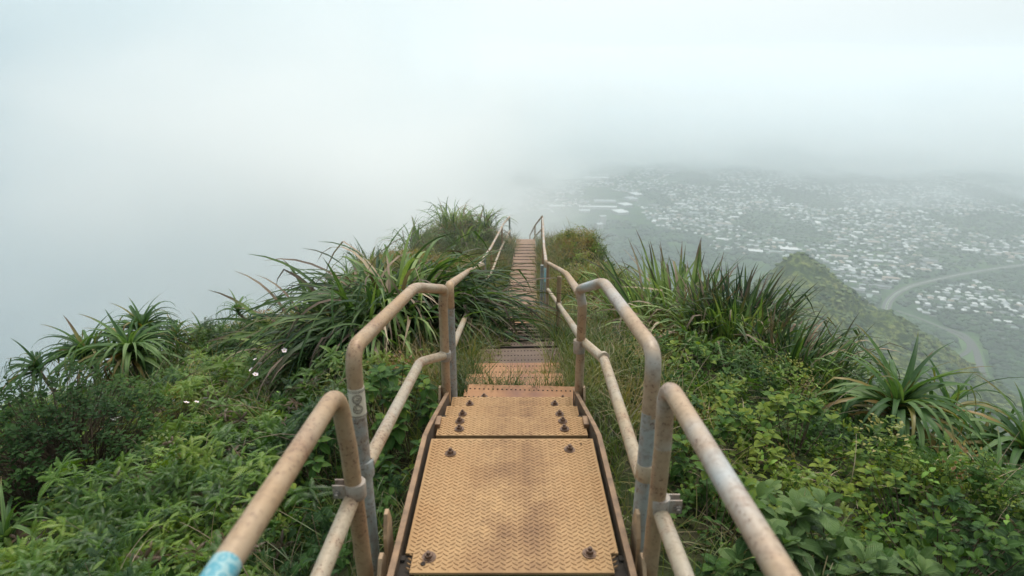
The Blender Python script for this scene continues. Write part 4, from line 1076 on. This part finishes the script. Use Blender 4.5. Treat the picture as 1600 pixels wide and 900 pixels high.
screwpine('screwpine at the right edge, long blades reaching left', crown_at(1600, 715, 3.0), .64, 46, 10, (0, 0), (-.4, 0), old=.05)
screwpine('low screwpine under the orange-spiked one, leaves spread to the left', crown_at(1365, 745, 2.75), .48, 34, 11, (0, .1), (-.5, -.2), old=.05)
screwpine('dark screwpine in the lower right corner', crown_at(1545, 800, 2.5), .54, 40, 12, old=.05)
screwpine('dark screwpine between the right edge and the orange-spiked one', crown_at(1520, 720, 3.2), .56, 34, 13, old=.05)
screwpine('half-hidden screwpine among dark undergrowth in the lower left corner', crown_at(15, 850, 2.3), .40, 26, 14, old=.05)

OV = {nm: [mk(ovate(1.0, q0, 6, dr, fo, widest=wi), m, 'leaf').data for q0, dr, fo, wi in sp] for nm, m, sp in (
    ('broad', L_broad, ((.50, .5, .25, .60), (.55, .8, .2, .62), (.46, .3, .35, .58), (.52, 1.0, .15, .6))),
    ('yel', L_yel, ((.42, .3, .3, .6), (.46, .6, .25, .58), (.40, .1, .35, .55))),
    ('leafy', L_leafy, ((.66, .4, .25, .42), (.60, .9, .2, .42), (.7, .6, .3, .4), (.62, .2, .3, .42))),
    ('dark', L_dark, ((.6, .4, .25, .5), (.55, .8, .2, .5), (.6, .2, .3, .45))))}
LM = {'broad': L_broad, 'yel': L_yel, 'leafy': L_leafy, 'dark': L_dark}
def shrub(name, label, c, kind, nr, rad, height, Lr, per=8, seed=0, group=None, flat=.6, elev=(-.1, .9)):
    """shrub of leaf rosettes on forking stems; each leaf its own part"""
    q = random.Random(seed); gz_ = float(ridge(c[0], c[1])); root = empty(name, (c[0], c[1], gz_), 0, label, 'shrub', group); CLEAR.append((c[0], c[1], rad*1.15))
    st = MB(); more = MB()
    for i in range(nr):
        a = q.uniform(0, 6.283); r_ = math.sqrt(q.random())*rad; h = height*(1-.45*(r_/rad)**2)*q.uniform(flat, 1.05)
        hub = Vector((math.cos(a)*r_, math.sin(a)*r_, h)); st.tube([(hub.x*.2, hub.y*.2, -.05), (hub.x*.7, hub.y*.7, h*.45), tuple(hub)], [.003, .002, .0012], 5, caps=False)
        a0 = q.uniform(0, 6.283)
        for j in range(per):
            t = j/per; L = q.uniform(*Lr)*(1-.35*t)
            lo_ = hub+Vector((0, 0, -.03+.035*t)); ro_ = (elev[0]+(elev[1]-elev[0])*t+q.uniform(-.2, .2), q.uniform(-.25, .25), a0+j*2.4+q.uniform(-.2, .2))
            if i*per+j < 290:
                o = bpy.data.objects.new('leaf', q.choice(OV[kind])); o.parent = root; o.location = lo_; o.rotation_euler = ro_; o.scale = (L, L, L); col.objects.link(o)
            else: add_mb(more, ovate(L, L*.58, 4, .5, .25), TRS(lo_, *ro_))
    if more.v: tag(more.build('leaf_mass', LM[kind], root, True), kind='stuff')
    st.build('stem', M_stem, root, True); return root
def sh(name, label, px, py, h, *a, **k):
    p = hit(px, py, h); return shrub(name, label, (p.x, p.y), *a, **k)
G_ = 'broad-leaved shrubs at the lower right'
sh('broad_leaf_shrub', 'waxy broad-leaved shrub nearest the right handrail at the bottom edge', 1228, 842, .14, 'broad', 9, .17, .25, (.07, .105), 9, seed=1, group=G_, elev=(.1, 1.2))
sh('broad_leaf_shrub', 'waxy broad-leaved shrub with the largest leaves, under the screwpine', 1325, 842, .14, 'broad', 10, .20, .27, (.075, .115), 9, seed=2, group=G_, elev=(.1, 1.2))
sh('broad_leaf_shrub', 'waxy broad-leaved shrub beside the nearest right rail, smaller leaves', 1210, 790, .14, 'broad', 6, .13, .22, (.065, .09), 8, seed=3, group=G_, elev=(.1, 1.2))
sh('broad_leaf_shrub', 'toothed soft-leaved shrub between the waxy ones and the right corner', 1440, 790, .16, 'leafy', 24, .26, .24, (.035, .06), 8, seed=4, group=G_)
sh('broad_leaf_shrub', 'soft-leaved shrub at the bottom edge near the right corner', 1500, 860, .14, 'leafy', 22, .24, .22, (.035, .055), 8, seed=5, group=G_)
sh('broad_leaf_shrub', 'small soft-leaved shrub below the waxy ones at the bottom edge', 1390, 872, .12, 'leafy', 12, .16, .16, (.035, .055), 8, seed=25, group=G_)
G_ = 'heart-leaved bushes by the left handrail'
sh('heart_leaf_bush', 'heart-leaved bush seen through the second left handrail frame', 600, 600, .30, 'leafy', 22, .26, .40, (.050, .080), 8, seed=6, group=G_, elev=(-.5, .6))
sh('heart_leaf_bush', 'heart-leaved bush low beside the stair channel, behind the left mid rail', 640, 650, .20, 'leafy', 15, .20, .30, (.050, .075), 8, seed=7, group=G_, elev=(-.5, .6))
sh('heart_leaf_bush', 'heart-leaved bush left of the zinc post', 520, 720, .14, 'leafy', 16, .22, .25, (.045, .075), 8, seed=8, group=G_, elev=(-.5, .6))
sh('heart_leaf_bush', 'heart-leaved bush climbing into the huge strap-leaf clump', 565, 500, .35, 'leafy', 18, .24, .45, (.050, .085), 8, seed=9, group=G_, elev=(-.5, .6))
G_ = 'bright yellow-green bushes right of the stairs'
sh('yellow_green_bush', 'bright yellow-green bush behind the second right handrail', 1000, 462, .30, 'yel', 17, .34, .42, (.09, .14), 8, seed=10, group=G_)
sh('yellow_green_bush', 'small yellow-green bush beside the third right post', 935, 495, .15, 'yel', 6, .14, .20, (.06, .10), 7, seed=11, group=G_)
sh('yellow_green_bush', 'green broad-leaved bush in front of the tall strap-leaf clump', 960, 470, .25, 'broad', 12, .26, .32, (.08, .12), 8, seed=12, group=G_)
G_ = 'round bushes on the left slope'
sh('round_bush', 'dark round bush at the left edge under the bent screwpine', 62, 625, .40, 'dark', 190, .55, .58, (.028, .05), 7, seed=13, group=G_)
sh('round_bush', 'dark round bush below the large screwpine, reaching the frame edge', 120, 655, .30, 'dark', 170, .50, .46, (.028, .05), 7, seed=14, group=G_)
sh('round_bush', 'dark low bush by the left edge above the ferns', 25, 720, .25, 'dark', 130, .45, .36, (.028, .045), 7, seed=15, group=G_)
G_ = 'leafy bushes on the right slope'
for i, (px, py, lab) in enumerate(((1090, 560, 'leafy bush at the foot of the tall strap-leaf clump'), (1180, 620, 'leafy bush under the low dark strap-leaf clump'), (1100, 660, 'leafy bush behind the elbow of the nearest right rail'), (1250, 660, 'leafy bush left of the orange-spiked screwpine'), (1120, 790, 'leafy bush between the nearest right rail and its mid rail'))):
    sh('leafy_bush', lab, px, py, .18, 'leafy', 15, .25, .28, (.045, .07), 8, seed=30+i, group=G_)

# pale flowers on thin stalks, left slope
def flower_mb(q):
    mb = MB(); mb.tube([(0, 0, -.16), (.01, 0, -.06), (0, 0, 0)], .0012, 4, 1)
    for k in range(5):
        a = k*1.2566; M = TRS((0, 0, 0), .35, 0, a)
        lf = ovate(.017, .013, 3, -.3, .2, widest=.6); add_mb(mb, lf, M, 0)
    mb.cyl((0, 0, .001), .003, .004, 6, m=2); return mb
fm = flower_mb(random).build('flower', [M_petal, M_greenstem, simple('flower_heart', (.5, .35, .12), .7)], link=False).data
FL = [(291, 630, 'leftmost but one of the four pale flowers in a row on the fern slope'), (307, 629, 'third of the four pale flowers in a row on the fern slope'), (321, 623, 'highest, rightmost of the four pale flowers in a row'), (272, 627, 'leftmost of the four pale flowers in a row'),
      (176, 657, 'left one of two pale flowers by the dark round bush'), (184, 654, 'right one of two pale flowers by the dark round bush'), (365, 558, 'pale flower alone near the foot of the leggy screwpine'),
      (393, 578, 'lower left one of the pink flowers in the brownish grass'), (399, 586, 'lowest of the pink flowers in the brownish grass'), (406, 569, 'rightmost of the pink flowers in the brownish grass'), (399, 562, 'topmost of the pink flowers in the brownish grass'),
      (444, 548, 'pale flower beside the drooping strap leaves'), (145, 584, 'pale flower at the foot of the left screwpines')]
for px, py, lab in FL:
    p = hit(px, py, .46); o = bpy.data.objects.new('flower', fm); o.location = p; s = random.uniform(.65, .95); o.scale = (s, s, s)
    o.rotation_euler = (random.uniform(.3, .8), random.uniform(-.3, .3), random.uniform(0, 6)); col.objects.link(o)
    tag(o, lab, 'flower', 'pale flowers on the left slope')
# ------------------------------------------------------------------ ground cover, laid round the single plants
nn_ = []
nn_.append(cover('dark_undergrowth', lib_dark, 110, dark_z, 'dark undergrowth between the ferns and shrubs', 'undergrowth', .6, 1.2, (-.06, .05), .5, 1))
nn_.append(cover('fern_cover', lib_fern, 560, fern_z, 'bright green forked ferns carpeting the left slope', 'ferns', .27, .54, (.0, .17), .45, 2, lump=.16))
nn_.append(cover('dead_fern_cover', lib_deadfern, 60, fern_z, 'brown dead ferns between the green ones', 'dead ferns', .25, .42, (.0, .12), .6, 3))
nn_.append(cover('leafy_cover', lib_leafy, 420, leafy_z, 'leafy low shrubs filling the slope right of the handrail', 'shrubs', .36, .66, (-.06, .10), .45, 4, lump=.12))
nn_.append(cover('grass', lib_grass, 230, grass_z, 'long thin grass beside the steps and over the ridge', 'grass', .5, 1.0, (-.02, .06), .3, 5))
nn_.append(cover('heath_cover', lib_bush, 230, olive_z, 'olive and rusty low scrub over the far ridge top', 'scrub', .5, .95, (.0, .16), .5, 6, lump=.12))
lib_twig = lib_collection('twigs', [grass_tuft(80+i, L_strap_dead, 5, (.18, .42), .0030, .06) for i in range(4)]+[leafy_sprig(90+i, L_yel, (.03, .055), .5, 3, .20) for i in range(2)])
nn_.append(cover('dry_twigs', lib_twig, 34, lambda x, y: ss(.4, .6, np.abs(wxa(x, y)))*.8, 'dry stalks and pale young shoots poking out of the ground cover', 'stalks', .5, 1.0, (-.02, .10), .5, 8))
# ------------------------------------------------------------------ the air: even haze, cloud lying along the left flank, thin mist over the saddle, cloud over the far valley
def vol(name, mb, dens, colr=(1, 1, 1), label=None, cat=None, aniso=.3, soft=None, nscale=1.5):
    m = bpy.data.materials.new(name); m.use_nodes = True; t = m.node_tree; t.nodes.clear()
    o = N(t, 'ShaderNodeOutputMaterial'); p = N(t, 'ShaderNodeVolumePrincipled')
    p.inputs['Density'].default_value = dens; p.inputs['Color'].default_value = (*colr, 1); p.inputs['Anisotropy'].default_value = aniso
    if soft:   # cloud that thins out towards its own edge
        c, r = soft
        s = N(t, 'ShaderNodeVectorMath', operation='SUBTRACT'); t.links.new(posc(t), s.inputs[0]); s.inputs[1].default_value = c
        dv = N(t, 'ShaderNodeVectorMath', operation='DIVIDE'); t.links.new(s.outputs[0], dv.inputs[0]); dv.inputs[1].default_value = r
        ln = N(t, 'ShaderNodeVectorMath', operation='LENGTH'); t.links.new(dv.outputs[0], ln.inputs[0])
        nz = noise(t, dv.outputs[0], nscale, 3, .55)
        a = math_(t, 'ADD', ln.outputs['Value'], math_(t, 'MULTIPLY_ADD', nz, 1.7, -.85))
        f = math_(t, 'SUBTRACT', 1.0, a, clamp=True); f = math_(t, 'MULTIPLY', f, math_(t, 'MULTIPLY', f, dens*3.0))
        t.links.new(f, p.inputs['Density'])
    t.links.new(p.outputs[0], o.inputs['Volume'])
    ob = mb.build(name, m); bm = bmesh.new(); bm.from_mesh(ob.data); bmesh.ops.recalc_face_normals(bm, faces=bm.faces[:])
    if bm.calc_volume(signed=True) < 0: bmesh.ops.reverse_faces(bm, faces=bm.faces[:])
    bm.to_mesh(ob.data); bm.free()
    return tag(ob, label, cat, kind='stuff')
def ball(c, r, k=1.0):
    bm = bmesh.new(); bmesh.ops.create_icosphere(bm, subdivisions=3, radius=1); mb = MB()
    for v in bm.verts: mb.v.append((c[0]+v.co.x*r[0]*k, c[1]+v.co.y*r[1]*k, c[2]+v.co.z*r[2]*k))
    mb.uv = [(0, 0)]*len(mb.v); mb.f = [tuple(v.index for v in f.verts) for f in bm.faces]; mb.m = [0]*len(mb.f); bm.free()
    return mb
mb = MB(); mb.box((0, 4900, (320-690)/2), (12500*2, 12500*2, 1010))
vol('haze', mb, .00025, (.90, .955, 1), 'pale even haze filling the valley air', 'haze')
for x0, sl_, dens, top, fc, lab in ((-45, -.03, .00022, 300, (.90, .945, .965), 'thinnest outer veil of the cloud left of the ridge'), (-110, -.10, .0006, 290, (.83, .895, .925), 'outer layer of the cloud left of the ridge'),
                                    (-220, -.19, .0010, 280, (.745, .835, .88), 'middle layer of the cloud left of the ridge'), (-380, -.30, .0016, 270, (.70, .80, .85), 'inner layer of the cloud left of the ridge'),
                                    (-600, -.44, .0024, 260, (.67, .78, .83), 'dense heart of the cloud over the left valley')):
    mb = MB(); ya, yb = -2500, 11500; mb.prism([(x0, ya, -650), (x0, 0, -650), (x0+sl_*yb, yb, -650), (-8000, yb, -650), (-8000, ya, -650)], (0, 0, 650+top))
    vol('fog_bank', mb, dens, fc, lab, 'fog')
c, r = (-6.5, 20.5, -2.8), (13, 14.5, 8)
vol('mist_wisp', ball(c, r), .13, (1, 1, 1), 'thin mist drifting over the far end of the stairway', 'mist', soft=(c, r))
for c, r, dn, lab in (((1500, 7700, -330), (8500, 5300, 720), .0036, 'wide cloud hiding the far side of the valley'),
                      ((3600, 4500, -230), (2700, 1900, 500), .0040, 'cloud hanging low over the right side of town'),
                      ((1900, 4300, -330), (1500, 1300, 330), .0030, 'thin torn mist over the middle of the town'),
                      ((3000, 3000, -300), (1300, 1000, 330), .0024, 'thin mist over the right side of the estate'),
                      ((-500, 3500, -220), (1350, 1700, 480), .0050, 'low cloud trailing over the valley behind the end of the stairs')):
    vol('far_cloud', ball(c, r), dn, (.935, .965, .978), lab, 'cloud', soft=(c, r), nscale=3.4)
